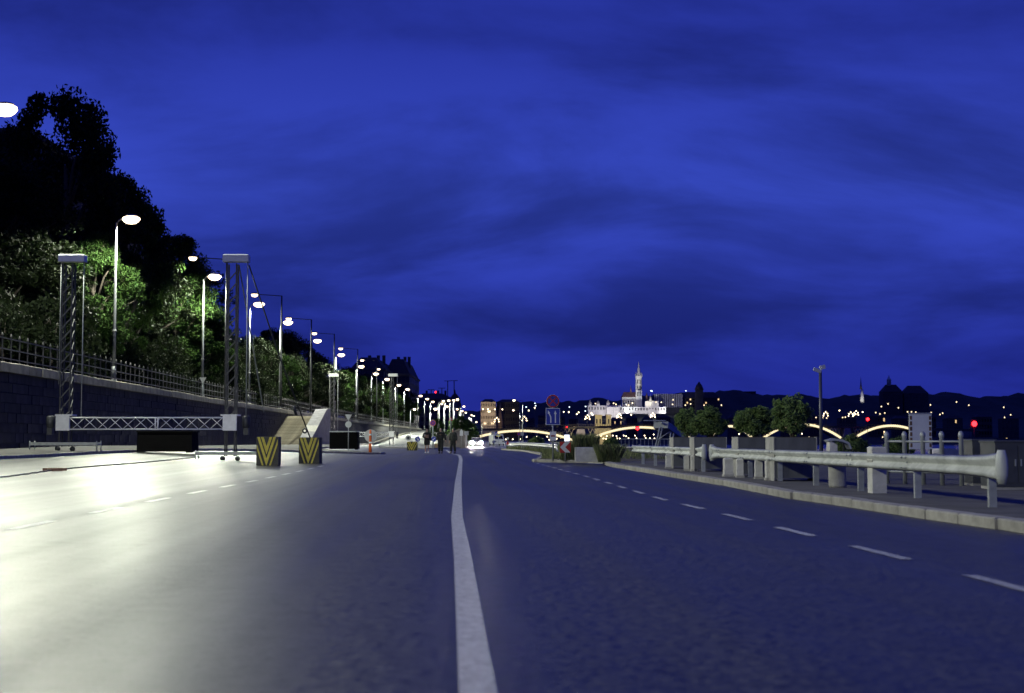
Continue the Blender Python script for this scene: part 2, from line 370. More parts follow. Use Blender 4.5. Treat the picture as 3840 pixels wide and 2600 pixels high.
for i in range(19):
    y = 9.05 - 2.86 + 2.86 * i; line('lane_dash_marking', [(fr(y), y), (fr(y + 1.5), y + 1.5)], .11, seg=.5)
fl = lerp_pts([(-5.2, 8), (-5.6, 17), (-5.85, 24), (-6.15, 33), (-7.2, 60)])
for i in range(13):
    y = 9.0 + 3.45 * i; line('left_lane_dash_marking', [(fl(y), y), (fl(y + 1.6), y + 1.6)], .13, seg=.5)
line('far_lane_marking', [(-3.2, 150), (-3.4, 158)], .15); line('far_lane_marking', [(-2.9, 120), (-3.0, 126)], .15)

# ------------------------------------------------------------------ ramp up to the quay
RL = [(-19.4, 200, .12), (-23.5, 290, 1.54), (-26.6, 400, 3.1)]
ramp_rows = []
for t in np.linspace(0, 1, 21):
    y = 200 + 200 * t; xl = float(np.interp(y, [200, 290, 400], [-19.4, -23.5, -26.6])); z = float(np.interp(y, [200, 290, 400], [.10, 1.54, 3.1]))
    xr = float(np.interp(y, [200, 290, 400], [-10.0, -13.5, -19])); ramp_rows.append([(xl, y, z), ((xl + xr) / 2, y, z + .06), (xr, y, z)])
strip_mesh(ramp_rows, 'ramp', mat('ramp_concrete', (.12, .12, .115), .6, var=.2, scale=.8))
rw = MB(); rw2 = MB()
for i in range(20):
    a, c = ramp_rows[i][0], ramp_rows[i + 1][0]; b0, b1 = ramp_rows[i][2], ramp_rows[i + 1][2]
    rw.quadmesh([(a[0] - .5, a[1], -.6), (a[0], a[1], a[2] + .35), (c[0], c[1], c[2] + .35), (c[0] - .5, c[1], -.6), (a[0] - .5, a[1], a[2] + .35), (c[0] - .5, c[1], c[2] + .35)], [(1, 2, 5, 4), (0, 4, 5, 3), (0, 1, 4), (2, 3, 5)])
    rw.quadmesh([a, (a[0], a[1], a[2] + .35), (c[0], c[1], c[2] + .35), c], [(0, 1, 2, 3)])
    rw2.quadmesh([(b0[0], b0[1], -.6), (b0[0], b0[1], b0[2] + .25), (b1[0], b1[1], b1[2] + .25), (b1[0], b1[1], -.6), (b0[0] - .3, b0[1], b0[2] + .25), (b1[0] - .3, b1[1], b1[2] + .25)], [(0, 1, 2, 3), (1, 4, 5, 2)])
tag(rw.build('ramp_parapet', M_COPE), 'low tan stone edge rising along the bright ramp beside the quay wall', 'parapet')
tag(rw2.build('ramp_side_wall', M_COPE), 'low stone side wall on the road side of the bright ramp', 'wall')
# abutment with sloping top right of the ramp
ab = MB(); pl = [P(1655, 1662, 186), P(1687, 1629, 186), P(1722, 1613, 186), P(1744, 1622, 186)]
ab.prism_y([(pl[0].x, -.5), (pl[3].x, -.5)] + [(p.x, p.z) for p in reversed(pl)], 186, 195)
t = ab.build('ramp_abutment', mat('abutment_stone', (.17, .15, .14), .9, var=.35, scale=1, bump=.4, bscale=8))
tag(t, 'grey stone abutment with sloping top behind the three walkers', 'wall')
cp = MB()
for i in range(3):
    a, c = pl[i], pl[i + 1]; cp.bar((a.x, 186.1, a.z + .08), (c.x, 186.1, c.z + .08), .6, .2)
cp.build('coping', M_COPE, t)

fp = MB(); fp.prism_z([(-9.2, 150), (-6.7, 183), (-7.6, 186), (-14, 186), (-14, 150)], -.5, lambda x, y: gz(x, y) + .12)
tag(fp.build('far_pavement', mat('far_paving', (.26, .26, .25), .7, var=.2, scale=1)), kind='structure')

# ------------------------------------------------------------------ quay wall of stone blocks
qw = empty('quay_wall', (-22, 60, 0), 0, 'long dark stone quay wall below the iron railing', 'wall')
def qchild(o): o.parent = qw; o.matrix_parent_inverse = qw.matrix_world.inverted(); o.location = o.location - Vector((-22, 60, 0)); o.matrix_parent_inverse = Matrix(); return o
bk = MB(); yy = [-30, 20, 57, 80, 112, 131, 180, 244, 420, 1000]
for i in range(len(yy) - 1):
    a, c = yy[i], yy[i + 1]
    bk.quadmesh([(XQ(a) - .16, a, -.6), (XQ(c) - .16, c, -.6), (XQ(c) - .16, c, 3.8), (XQ(a) - .16, a, 3.8), (XQ(a) - 1.2, a, 3.8), (XQ(c) - 1.2, c, 3.8)], [(0, 1, 2, 3), (3, 2, 5, 4)])
qchild(bk.build('backing', M_STONE))
BL = 1.12; BH = .42
bms = []
for k in range(4):
    b = MB(); j = lambda: random.uniform(-.012, .012)
    c = .02; x1 = .0 + k * .012
    b.box(-.2, x1, -BL / 2 + .012, BL / 2 - .012, .012, BH - .012)
    me = b.mesh('stone_block'); me.materials.append(M_STONE); bms.append(me)
rest = MB(); nblk = 0
for y0 in np.arange(49.5, 260, BL):
    for r in range(8):
        y = y0 + (BL / 2 if r % 2 else 0); z = .42 + r * BH; dx = (XQ(y + .5) - XQ(y - .5)); rz = math.atan2(-dx, 1)
        p = (XQ(y), y, z)
        if nblk < 300:
            o = link('stone_block', random.choice(bms), None, None, (p[0] + random.uniform(-.01, .01), p[1], p[2]), rz); qchild(o); nblk += 1
        else:
            M = Matrix.Translation((p[0] - .1 + random.uniform(-.012, .03), p[1], p[2] + BH / 2)) @ Matrix.Rotation(rz, 4, 'Z'); rest.obox(M, .1, BL / 2 - .012, BH / 2 - .012)
o = rest.build('far_stone_blocks', M_STONE); o['kind'] = 'stuff'; qchild(o)
cms = []
for k in range(3):
    b = MB(); b.box(-.75, .17, -.99, .99, 0, .4 + .012 * k, .03); me = b.mesh('coping_stone'); me.materials.append(M_COPE); cms.append(me)
rest = MB()
for i, y in enumerate(np.arange(47, 420, 2.0)):
    rz = math.atan2(-(XQ(y + .5) - XQ(y - .5)), 1)
    if y < 200: qchild(link('coping_stone', random.choice(cms), None, None, (XQ(y) + random.uniform(-.02, .02), y, 3.79), rz))
    else:
        rest.obox(Matrix.Translation((XQ(y) - .29, y, 3.99)) @ Matrix.Rotation(rz, 4, 'Z'), .46, .99, .2)
o = rest.build('far_coping_stones', M_COPE); o['kind'] = 'stuff'; qchild(o)

# ------------------------------------------------------------------ iron railing on the quay
rl = empty('quay_railing', (-22, 60, ZC), 0, 'dark iron railing with finials on top of the quay wall', 'railing')
bal = MB(); bal.box(-.025, .025, -.025, .025, 0, 1.12); bal.lathe([(.03, 1.1), (.06, 1.17), (.045, 1.23), (.012, 1.31)], 6); bal.box(-.045, .045, -.045, .045, 0, .1)
bal.lathe([(.028, .46), (.055, .5), (.028, .54)], 6)
bme = bal.mesh('baluster'); bme.materials.append(M_IRON)
farb = MB()
nb = 0
for y in np.arange(50, 400, 1.2):
    x = XQ(y) - .3
    if 135 < y < 140: continue
    if nb < 299: link('baluster', bme, None, rl, (x + 22, y - 60, 0), random.uniform(-.05, .05)); nb += 1
for z in (.22, .62, 1.08):
    b = MB(); pts = [(XQ(y) - .3 + 22, y - 60, z) for y in [46, 57, 80, 112, 131, 135]]
    for i in range(len(pts) - 1): b.bar(pts[i], pts[i + 1], .045)
    pts = [(XQ(y) - .3 + 22, y - 60, z) for y in [140, 180, 244, 330, 400]]
    for i in range(len(pts) - 1): b.bar(pts[i], pts[i + 1], .045)
    b.build('rail', M_IRON, rl)

# ------------------------------------------------------------------ stairs
st = empty('stone_stairs', (-22.9, 140, .2), 0, 'tan stone stairs climbing to the quay beside a whitewashed sloping parapet', 'stairs')
ns = 20; sb = MB(); sb.box(-1.75, 1.75, 0, .9, -.4, .158, .012); sme = sb.mesh('step'); sme.materials.append(M_STAIR)
for i in range(ns): link('step', sme, None, st, (.25, i * .72, i * .165), random.uniform(-.003, .003))
fill = MB(); fill.prism_y([(-1.45, -.6), (1.95, -.6), (1.95, 3.3), (-1.45, 3.3)], 14.6, 22); fill.build('landing', M_STAIR, st)
fill = MB()
fill.quadmesh([(-1.4, .8, -.5), (1.95, .8, -.5), (1.95, 14.7, -.5), (-1.4, 14.7, -.5), (1.95, 14.7, 2.8), (-1.4, 14.7, 2.8)], [(0, 1, 4, 5), (1, 2, 4), (0, 5, 3)])
fill.build('stair_core', M_STAIR, st)
pa = MB(); x0, x1 = 2.0, 3.2
pa.quadmesh([(x0, .2, -.4), (x1, .2, -.4), (x1, .2, .9), (x0, .2, .9), (x0, 11.5, 4.0), (x1, 11.5, 4.0), (x0, 14.5, 4.1), (x1, 14.5, 4.1), (x0, 14.5, -.4), (x1, 14.5, -.4)],
            [(0, 1, 2, 3), (3, 2, 5, 4), (4, 5, 7, 6), (6, 7, 9, 8), (0, 3, 4, 6, 8), (1, 9, 7, 5, 2)])
pao = pa.build('parapet', M_WHITEWASH, st)
pb = MB()
for (t0, t1) in ((.22, .42),):
    z = lambda t: .9 + 3.1 * t; yv = lambda t: .2 + 11.3 * t
    pb.quadmesh([(x0 - .01, yv(t0), z(t0) + .012), (x1 + .01, yv(t0), z(t0) + .012), (x1 + .01, yv(t1), z(t1) + .012), (x0 - .01, yv(t1), z(t1) + .012)], [(0, 1, 2, 3)])
pb.build('grey_band', M_CONC, pao)

# ================================================================== street lamps on the quay
ORD = ['first', 'second', 'third', 'fourth', 'fifth', 'sixth', 'seventh', 'eighth', 'ninth', 'tenth', 'eleventh', 'twelfth', 'thirteenth', 'fourteenth', 'fifteenth', 'sixteenth', 'seventeenth', 'eighteenth', 'nineteenth', 'twentieth', 'twenty-first', 'twenty-second', 'twenty-third', 'twenty-fourth', 'twenty-fifth', 'twenty-sixth', 'twenty-seventh', 'twenty-eighth', 'twenty-ninth', 'thirtieth', 'thirty-first', 'thirty-second', 'thirty-third', 'thirty-fourth', 'thirty-fifth', 'thirty-sixth', 'thirty-seventh', 'thirty-eighth']
LAMP_COL = (.96, 1.0, .80)
PWR = 9500
def spot(name, parent, loc, power, tiltx=0, size=R(165), col=LAMP_COL, rad=.16, blend=.35):
    l = bpy.data.lights.new(name, 'SPOT'); l.energy = power; l.color = col; l.spot_size = size; l.spot_blend = blend; l.shadow_soft_size = rad
    o = bpy.data.objects.new(name, l); COL.objects.link(o); o.parent = parent; o.location = loc; o.rotation_euler = (0, tiltx, 0); return o

def lamp_meshes(H, arm, side=1, bs=1.0):
    p = MB(); p.tube([(0, 0, 0), (0, 0, .9)], .13, 10); p.tube([(0, 0, .9), (0, 0, 2.9), (0, 0, H)], [.095, .09, .055], 10); p.lathe([(.12, 2.85), (.14, 2.9), (.12, 2.95)], 10)
    b = MB(); b.lathe([(.24, 0), (.24, .05), (.17, .12), (.14, .2)], 10)
    a = MB(); a.tube([(0, 0, H - .05), (side * .15, 0, H + .14), (side * arm * .6, 0, H + .22), (side * arm, 0, H + .26)], .04, 8)
    h = MB(); cx = side * (arm + .38)
    h.lathe([(.1, .10), (.27, .115), (.30, .15), (.22, .20), (.1, .23)], 14, (cx, 0, H + .24), 1.25, .8)
    g = MB(); g.lathe([(r_ * bs, z_ * (.5 + .5 * bs) if z_ < .1 else z_) for r_, z_ in [(.05, -.32), (.2, -.29), (.31, -.19), (.40, -.06), (.37, .05), (.24, .12)]], 14, (cx, 0, H + .245), 1.3, .9)
    return [('pole', p, M_POLE), ('base_plate', b, M_POLE), ('arm', a, M_POLE), ('lamp_head', h, M_GALV2), ('bowl', g, M_LAMP)]
def make_lamp(name, H, arm, side, label, cat='street lamp', group=None, power=PWR, loc=(0, 0, 0), bs=1.0):
    t = empty(name, loc, 0, label, cat, group); hd = None
    for n, b, m in lamp_meshes(H, arm, side, bs):
        o = b.build(n, m, hd if n == 'bowl' else t)
        if n == 'lamp_head': hd = o
    if power: spot('lamp_light', t, (side * (arm + .38), 0, H - .24), power, 0, R(170), blend=.17)
    return t
row = [(-32, None), (-4, None), (24.4, None), (57, 0), (80, 0), (108.7, 0), (131, 0), (151.5, 0), (180, 0), (210, 0), (244, 0), (271, 0), (296, 0), (328, 0), (356, 0), (409, 0), (441, 0), (473, 0)]
proto = None; k = 0
HL = 9.05
for i, (y, _) in enumerate(row):
    loc = (XQ(y) - .42, y, ZC)
    if proto is None:
        o = make_lamp('street_lamp', HL, .45, 1, '', group='lit street lamps along the quay wall', loc=loc); proto = o
    else:
        o = copy_tree(proto); o.location = loc
    if y < 52: o['label'] = 'lit street lamp on the quay wall beside the near road, ' + ('ahead of the camera' if y > 0 else 'just behind the camera' if y > -10 else 'well behind the camera')
    elif y < 58: o.scale = (1, 1, 1.1); o['label'] = 'street lamp on the quay wall whose glaring head stands above the tall left tree'
    else: o['label'] = f'lit street lamp on the quay wall, {ORD[k]} along the row after the tall tree'; 
    if y > 58: k += 1

# taller black poles with a long arm reaching back over the trees
heads2 = [(716, 968), (949, 1107), (1078, 1197), (1175, 1252), (1274, 1309), (1355, 1353), (1417, 1386)]
arms2 = [2.6, 2.6, 2.7, 2.6, 2.7, 2.7, 2.7]
proto = None
for i, (px, py) in enumerate(heads2):
    Y = 14 * FPX / (1648 - py); hp = P(px, py, Y); loc = (hp.x + arms2[0] + .2, Y, ZC); 
    if proto is None:
        H = hp.z - ZC; t = empty('arm_lamp', loc, 0, '', 'street lamp', 'black arm lamps between the street lamps'); proto = t
        b = MB(); b.tube([(0, 0, 0), (0, 0, H - .1)], [.11, .07], 8); b.build('pole', M_DSTEEL, t)
        b = MB(); b.bar((.05, 0, H - .12), (-2.4, 0, H + .05), .07); b.build('arm', M_DSTEEL, t)
        b = MB(); b.lathe([(.1, 0), (.3, .03), (.26, .13), (.1, .17)], 12, (-2.65, 0, H + .05), 1.2, .8); h_ = b.build('lamp_head', M_DSTEEL, t)
        b = MB(); b.lathe([(.05, -.26), (.2, -.22), (.27, -.1), (.28, .0)], 12, (-2.65, 0, H + .05), 1.15, .9); b.build('bowl', M_LAMP, h_)
        spot('lamp_light', t, (-2.65, 0, H - .28), PWR * .2, R(5)); o = t
    else:
        o = copy_tree(proto); o.location = loc
    o['label'] = f'black pole lamp with long arm reaching over the trees, {ORD[i]} from the near end'

# lamps of the lower road, farther on
low = [(1716, 1500, 299, 1), (1702, 1503, 305, 1), (1683, 1504, 307, 1), (1663, 1506, 312, 1), (1657, 1516, 335, 1), (1677, 1526, 363, 1), (1715, 1536, 395, 1), (1740, 1526, 363, 1), (1734, 1543, 421, 1), (1747, 1549, 447, 1), (1769, 1558, 492, 1), (1777, 1561, 508, 1), (1633, 1536, 240, 1), (1555, 1537, 300, 1), (1927, 1503, 305, -1), (1925, 1540, 410, -1), (1786, 1584, 480, -1)]
low.sort(key=lambda a: a[0])
for i, (px, py, Y, sd) in enumerate(low):
    hp = P(px, py, Y); zb = max(gz(-8, Y), 0 if Y > 200 and hp.x > -15 else 1.5) if hp.x < -12 else gz(0, Y)
    arm = .5 if sd > 0 else 1.5
    make_lamp('road_lamp', hp.z - zb - .15, arm, sd, f'lit lamp on a pale pole by the lower road ahead, {ORD[i]} from left', group='distant lamps by the lower road', power=PWR * .5, bs=.55, loc=(hp.x - sd * (arm + .4), Y, zb))
# unlit mast beyond the planters
hp = P(3076, 1388, 70); mt = empty('camera_mast', (hp.x, 70, .1), 0, 'slim grey mast with small unlit floodlight heads behind the bushes', 'mast')
b = MB(); b.tube([(0, 0, 0), (0, 0, hp.z - .15)], [.10, .075], 8); b.build('pole', M_POLE, mt)
b = MB(); b.obox(Matrix.Translation((-.16, -.05, hp.z - .12)) @ Matrix.Rotation(R(22), 4, 'Y'), .19, .12, .075); b.build('floodlight', M_WHITE, mt)
b = MB(); b.obox(Matrix.Translation((.1, -.03, hp.z + .03)) @ Matrix.Rotation(R(-15), 4, 'Y'), .12, .14, .1); b.build('floodlight', M_WHITE, mt)

# ================================================================== trees
def leaf_cloud(seed, clumps, per, leaf, spread, flat=.75):
    r = np.random.default_rng(seed); C = np.array([c[:3] for c in clumps]); S = np.array([c[3] for c in clumps]); n = len(clumps) * per
    idx = np.repeat(np.arange(len(clumps)), per)
    d = r.normal(size=(n, 3)); d /= np.linalg.norm(d, axis=1)[:, None]; rad = S[idx] * (r.random(n) ** .45)
    c = C[idx] + d * rad[:, None] * np.array([1, 1, flat])
    a = r.normal(size=(n, 3)); a /= np.linalg.norm(a, axis=1)[:, None]; b_ = np.cross(a, r.normal(size=(n, 3))); b_ /= np.linalg.norm(b_, axis=1)[:, None]
    s = leaf * (.6 + .8 * r.random(n))[:, None]
    v = np.stack([c - a * s, c + b_ * s * .5, c + a * s, c - b_ * s * .5], 1).reshape(-1, 3)
    me = bpy.data.meshes.new('leaves'); me.vertices.add(4 * n); me.vertices.foreach_set('co', v.ravel())
    me.loops.add(4 * n); me.loops.foreach_set('vertex_index', np.arange(4 * n)); me.polygons.add(n)
    me.polygons.foreach_set('loop_start', np.arange(0, 4 * n, 4)); me.polygons.foreach_set('loop_total', np.full(n, 4)); me.update(calc_edges=True); return me

def tree_kind(seed, H, rad, base, nclump, per, leaf, mleaf):
    """unit tree of height H: returns (trunk mesh, crown mesh)"""
    r = random.Random(seed); clumps = []; limbs = MB()
    top = H; cz = (base + H) / 2; hz = (H - base) / 2
    limbs.tube([(0, 0, -.3), (.1, 0, H * .2), (.0, .15, H * .45), (.1, 0, H * .75)], [.30, .24, .17, .06], 8)
    for i in range(nclump):
        z = r.uniform(-1, 1); a = r.uniform(0, 6.28); q_ = math.sqrt(max(0, 1 - z * z)) * r.uniform(.45, 1.08) * (1 if z < .2 else 1 - .25 * z)
        far = i % 6 == 0
        if far: q_ = q_ * 1.22 + .12
        p = (math.cos(a) * q_ * rad, math.sin(a) * q_ * rad, cz + z * hz * (.92 if not far else 1.0))
        clumps.append((*p, rad * (r.uniform(.20, .34) if not far else r.uniform(.12, .18))))
        if i % 4 == 0: limbs.tube([(0, 0, max(H * .18, p[2] - hz * .7)), (p[0] * .5, p[1] * .5, p[2] - hz * .22), p], [.10, .07, .02], 5)
    tm = limbs.mesh('trunk'); tm.materials.append(M_BARK)
    cm = leaf_cloud(seed, clumps, per, leaf, 1); cm.materials.append(mleaf); return tm, cm
KINDS_ = [tree_kind(11, 10, 3.0, 1.8, 70, 430, .095, LEAF_A), tree_kind(12, 10, 2.7, 2.0, 64, 430, .095, LEAF_A), tree_kind(13, 10, 3.2, 1.5, 72, 430, .10, LEAF_SHADE)]
def tree(k, x, y, z0, ztop, s_xy, label, group, rz=None):
    s = (ztop - z0) / 10; o = empty('quay_tree', (x, y, z0), rz if rz is not None else random.uniform(0, 6), label, 'tree', group); o.scale = (s_xy, s_xy, s)
    link('trunk', KINDS_[k][0], None, o); link('crown', KINDS_[k][1], None, o); return o
big = [(2, -31.5, 72, 15.5, 1.5), (2, -28.6, 78, 16.5, 1.35), (2, -27.9, 88, 22.6, 1.4), (2, -30.5, 96, 20.5, 1.5), (1, -26.9, 98, 19.3, 1.15), (2, -29.2, 108, 19.0, 1.4), (0, -27.0, 114, 17.2, 1.25), (2, -28.2, 123, 16.6, 1.15), (1, -26.6, 119, 12.4, 1.15), (2, -33.5, 88, 17, 1.5), (1, -24.6, 83.5, 13.2, .82)]
for i, (kk, x, y, zt, s) in enumerate(big):
    tree(kk, x, y, ZC, zt, s, f'big dark tree in the tall clump behind the railing, {ORD[i]} of the clump' if i != 2 else 'tallest tree of all, its dark crown top right of the glaring lamp', 'tall clump of trees behind the railing')
y = 141; i = 0
while y < 400:
    kk = random.choice((0, 1, 0, 2)); tree(kk, XQ(y) - random.uniform(2.6, 4.2), y, ZC, random.uniform(10.2, 12.6) + (1.2 if y > 250 else 0), random.uniform(.95, 1.2), f'leafy quay tree lit by the lamps, {ORD[i]} of the row past the lattice tower', 'row of quay trees lit by the lamps')
    y += random.uniform(10, 14); i += 1
for i, (x, y, zt, s) in enumerate([(-36, 215, 17.5, 1.5), (-37, 232, 18.5, 1.5), (-38, 252, 18.0, 1.5), (-39, 285, 17.5, 1.6), (-37, 320, 17, 1.5), (-36, 355, 17, 1.5), (-34, 395, 17, 1.5), (-33, 430, 16, 1.5)]):
    tree(2, x, y, ZC, zt, s, f'dark unlit tree rising behind the row of lit quay trees, {ORD[i]} from the near end', 'dark trees behind the quay row')
for i, (px, yt, y, s) in enumerate([(1640, 1572, 255, .5), (1700, 1574, 240, .45), (1727, 1562, 232, .5), (1752, 1574, 262, .55), (1772, 1592, 300, .5)]):
    q_ = P(px, yt, y); tree(i % 2, q_.x, y, gz(-8, y) - .1, q_.z, s, f'small green tree at the foot of the distant road lamps, {ORD[i]} from left', 'small trees by the distant road lamps')
# undergrowth behind the railing
cl = []
r_ = random.Random(5)
for i in range(46): cl.append((r_.uniform(-2.4, 2.4), r_.uniform(-1.6, 1.6), r_.uniform(.3, 2.5), r_.uniform(.5, .9)))
hm = leaf_cloud(31, cl, 190, .10, 1); hm.materials.append(LEAF_SHADE)
stm = MB()
for i in range(7): stm.tube([(r_.uniform(-1.5, 1.5), r_.uniform(-.8, .8), -.1), (r_.uniform(-2, 2), r_.uniform(-1, 1), 2)], [.05, .015], 5)
stme = stm.mesh('stems'); stme.materials.append(M_BARK)
for i, y in enumerate(np.arange(56, 172, 5.8)):
    o = empty('quay_shrub', (XQ(y) - 3.6 + random.uniform(-.4, .6), y, ZC), random.uniform(0, 6), f'dark shrub behind the quay railing, {ORD[i]} from the near end', 'shrub', 'dark shrubs behind the railing'); s = random.uniform(.85, 1.2); o.scale = (s, s, s * random.uniform(.9, 1.3))
    link('foliage', hm, None, o); link('stems', stme, None, o)

# ================================================================== buildings behind the quay
M_FAC = mat('dark_facade', (.05, .048, .046), .85, var=.3, scale=.3)
M_FAC2 = mat('grey_facade', (.08, .078, .076), .85, var=.3, scale=.3)
M_ROOF = mat('slate_roof', (.05, .045, .045), .8, var=.3, scale=.6)
def building(name, label, x0, x1, y0, y1, z0, z1, cols, rows_, side_cols=4, m=M_FAC, roof=0, wm_=M_GLASS, lit=0, cat='building', group=None, ww=1.1, wh=1.7):
    t = empty(name, ((x0 + x1) / 2, y0, z0), 0, label, cat, group); hx = (x1 - x0) / 2; H = z1 - z0
    b = MB(); b.box(-hx, hx, 0, y1 - y0, -.5, H); b.build('wall', m, t)
    b = MB(); b.box(-hx - .35, hx + .35, -.35, y1 - y0 + .35, H + .003, H + .5); b.build('cornice', m, t)
    if roof:
        b = MB(); d = y1 - y0; ins = min(hx, d / 2) * .55
        b.quadmesh([(-hx, 0, H + .5), (hx, 0, H + .5), (hx, d, H + .5), (-hx, d, H + .5), (-hx + ins, ins, H + .5 + roof), (hx - ins, ins, H + .5 + roof), (hx - ins, d - ins, H + .5 + roof), (-hx + ins, d - ins, H + .5 + roof)],
                   [(0, 1, 5, 4), (1, 2, 6, 5), (2, 3, 7, 6), (3, 0, 4, 7), (4, 5, 6, 7)]); ro = b.build('roof', M_ROOF, t)
        for cx in (-.4, .15, .5):
            b = MB(); b.box(cx * hx, cx * hx + .9, d * .4, d * .4 + .9, H + .5 + roof * .6, H + .5 + roof + 1.6); b.build('chimney', m, ro)
    b = MB(); b.box(-ww / 2, ww / 2, -.06, .1, 0, wh); me = b.mesh('window'); me.materials.append(wm_); ml = b.mesh('window'); ml.materials.append(M_WARMWIN)
    b = MB(); b.box(-.06, .1, -ww / 2, ww / 2, 0, wh); me2 = b.mesh('window'); me2.materials.append(wm_)
    for r in range(rows_):
        zz = H * (r + .35) / rows_
        for c in range(cols): link('window', ml if random.random() < lit else me, None, t, (-hx + 2 * hx * (c + .5) / cols, 0, zz))
        for c in range(side_cols): link('window', me2, None, t, (hx, (y1 - y0) * (c + .5) / side_cols, zz))
    return t
building('apartment_block', 'flat topped dark apartment block behind the tallest tree', -66, -38.6, 112, 150, ZC, 25.2, 6, 6, 6)
building('apartment_block', 'dark quay building half hidden behind the tall tree clump', -70, -43, 160, 215, ZC, 17, 6, 4, 8)
building('apartment_block', 'dark quay building hidden behind the lit quay trees', -72, -44, 222, 300, ZC, 16, 6, 4, 10)
bp_ = P(1320, 1395, 400); 
building('mansard_house', 'dark mansard roofed house rising above the distant quay trees', P(1315, 1400, 400).x, P(1440, 1400, 400).x, 400, 450, ZC, P(1400, 1388, 400).z, 7, 5, 6, M_FAC2, 3.2)
building('mansard_house', 'dark corner house with chimneys next to the mansard roofed house', P(1442, 1400, 425).x, P(1535, 1400, 425).x, 425, 470, ZC, P(1400, 1408, 425).z, 6, 5, 6, M_FAC2, 4.5)
building('terrace_block', 'low dark terrace beyond the quay trees in front of the dome', P(1540, 1400, 620).x, P(1700, 1400, 620).x, 620, 660, ZC, P(1400, 1500, 620).z, 9, 4, 3, M_FAC, 2.5)

# ================================================================== lift gates (truss towers with a truss beam)
def gate(loc, label, H=8.15, W_=6.6, near=True):
    t = empty('truss_gate', loc, 0, label, 'gate', 'truss barrier gates across the road')
    dz = [.52, .14] if near else [.3, .05]
    for s, x in ((0, -W_ / 2), (1, W_ / 2)):
        b = MB(); zb = dz[s] - loc[2]
        for cx in (-.19, .19):
            for cy in (-.19, .19): b.bar((x + cx, cy, zb + .2), (x + cx, cy, H - .1), .058)
        tw = b.build('tower', M_TSTEEL, t)
        bz = MB(); n = 13; d = (H - 2.1) / n; bz.bar((-.19, -.21, 0), (.19, -.21, d * .92), .045); bme_ = bz.mesh('brace'); bme_.materials.append(M_BRACE)
        bz = MB(); bz.bar((.2, -.19, 0), (.2, .19, d * .92), .03); bme2 = bz.mesh('brace'); bme2.materials.append(M_TSTEEL)
        for i in range(n):
            link('brace', bme_, None, tw, (x, 0, 1.7 + i * d)); link('brace', bme2, None, tw, (x, 0, 1.7 + i * d))
        b = MB(); b.box(x - .38, x + .66, -.22, .22, H - .02, H + .28, .04); b.build('top_beam', M_WHITE, t)
        b = MB(); b.tube([(x + .6, 0, H), (x + .6, 0, 1.75)], .022, 6); b.build('hoist_rod', M_GALV2, t)
        if s == 0:
            b = MB(); b.tube([(x - .32, 0, H), (x - .32, 0, 3.2)], .015, 6); b.build('hoist_rod', M_GALV2, t)
        b = MB(); sg = -1 if s == 0 else 1
        b.box(x - .30 if s == 0 else x - .26, x + .24 if s == 0 else x + .29, -.36, -.25, 1.345, 1.93)
        b.box(x - .34, x + .34, -.36, .3, 1.935, 1.99); b.build('carriage_box', M_ALU, t)
        b = MB(); b.lathe([(.14, -.24), (.16, -.2), (.16, .2), (.1, .24)], 10, (x + sg * .62, 0, 1.7)); b.box(x + sg * .62 - .1, x + sg * .62 + .1, -.12, .12, 1.18, 1.45); b.build('motor', M_DSTEEL, t)
        b = MB(); b.bar((x - 1.35, -.3, zb + .30), (x + 1.35, -.3, zb + .30), .06, .12); b.bar((x - 1.35, .3, zb + .30), (x + 1.35, .3, zb + .30), .06, .12)
        for xx in (-1.33, -.45, .45, 1.33): b.bar((x + xx, -.32, zb + .28), (x + xx, .32, zb + .28), .05)
        fo = b.build('outrigger', M_GALV2, t)
        for xx in (-1.33, 1.33):
            for yy_ in (-.3, .3):
                b = MB(); b.tube([(x + xx, yy_, zb), (x + xx, yy_, zb + .42)], .022, 6); b.lathe([(.08, 0), (.08, .03)], 8, (x + xx, yy_, zb)); b.build('jack_foot', M_GALV2, fo)
        for xx in (-.3, .3):
            b = MB(); b.tube([(x + xx, -.1, zb + .1), (x + xx, .0, zb + .1)], .1, 10); b.build('castor', M_DSTEEL, fo)
    bm_ = MB()
    xa, xb_ = -W_ / 2 + .245, W_ / 2 - .265
    for z in (1.40, 1.86):
        for yy_ in (-.33, -.02): bm_.tube([(xa, yy_, z), (xb_, yy_, z)], .028, 8)
    for xx in (.02 + (xa + xb_) / 2 + .35, (xa + xb_) / 2 + .47): bm_.tube([(xx, -.33, 1.4), (xx, -.33, 1.86)], .03, 6)
    be = bm_.build('truss_beam', M_ALU, t)
    n = 12; d = (xb_ - xa) / n
    bz = MB(); bz.tube([(0, 0, 0), (d, 0, .46)], .014, 6); m1 = bz.mesh('diagonal'); m1.materials.append(M_ALU)
    bz = MB(); bz.tube([(0, 0, .46), (d, 0, 0)], .014, 6); m2 = bz.mesh('diagonal'); m2.materials.append(M_ALU)
    for i in range(n):
        link('diagonal', m1 if i % 2 else m2, None, be, (xa + i * d, -.33, 1.4)); link('diagonal', m2 if i % 2 else m1, None, be, (xa + i * d, -.02, 1.4))
    return t
g1 = gate((-14.55, 57, 0), 'near truss gate: two dark lattice towers with a pale truss beam between')
g2 = gate((-16.45, 156, -.1), 'far truss gate with pale truss beam near the bright ramp', 8.0, 6.5, False)
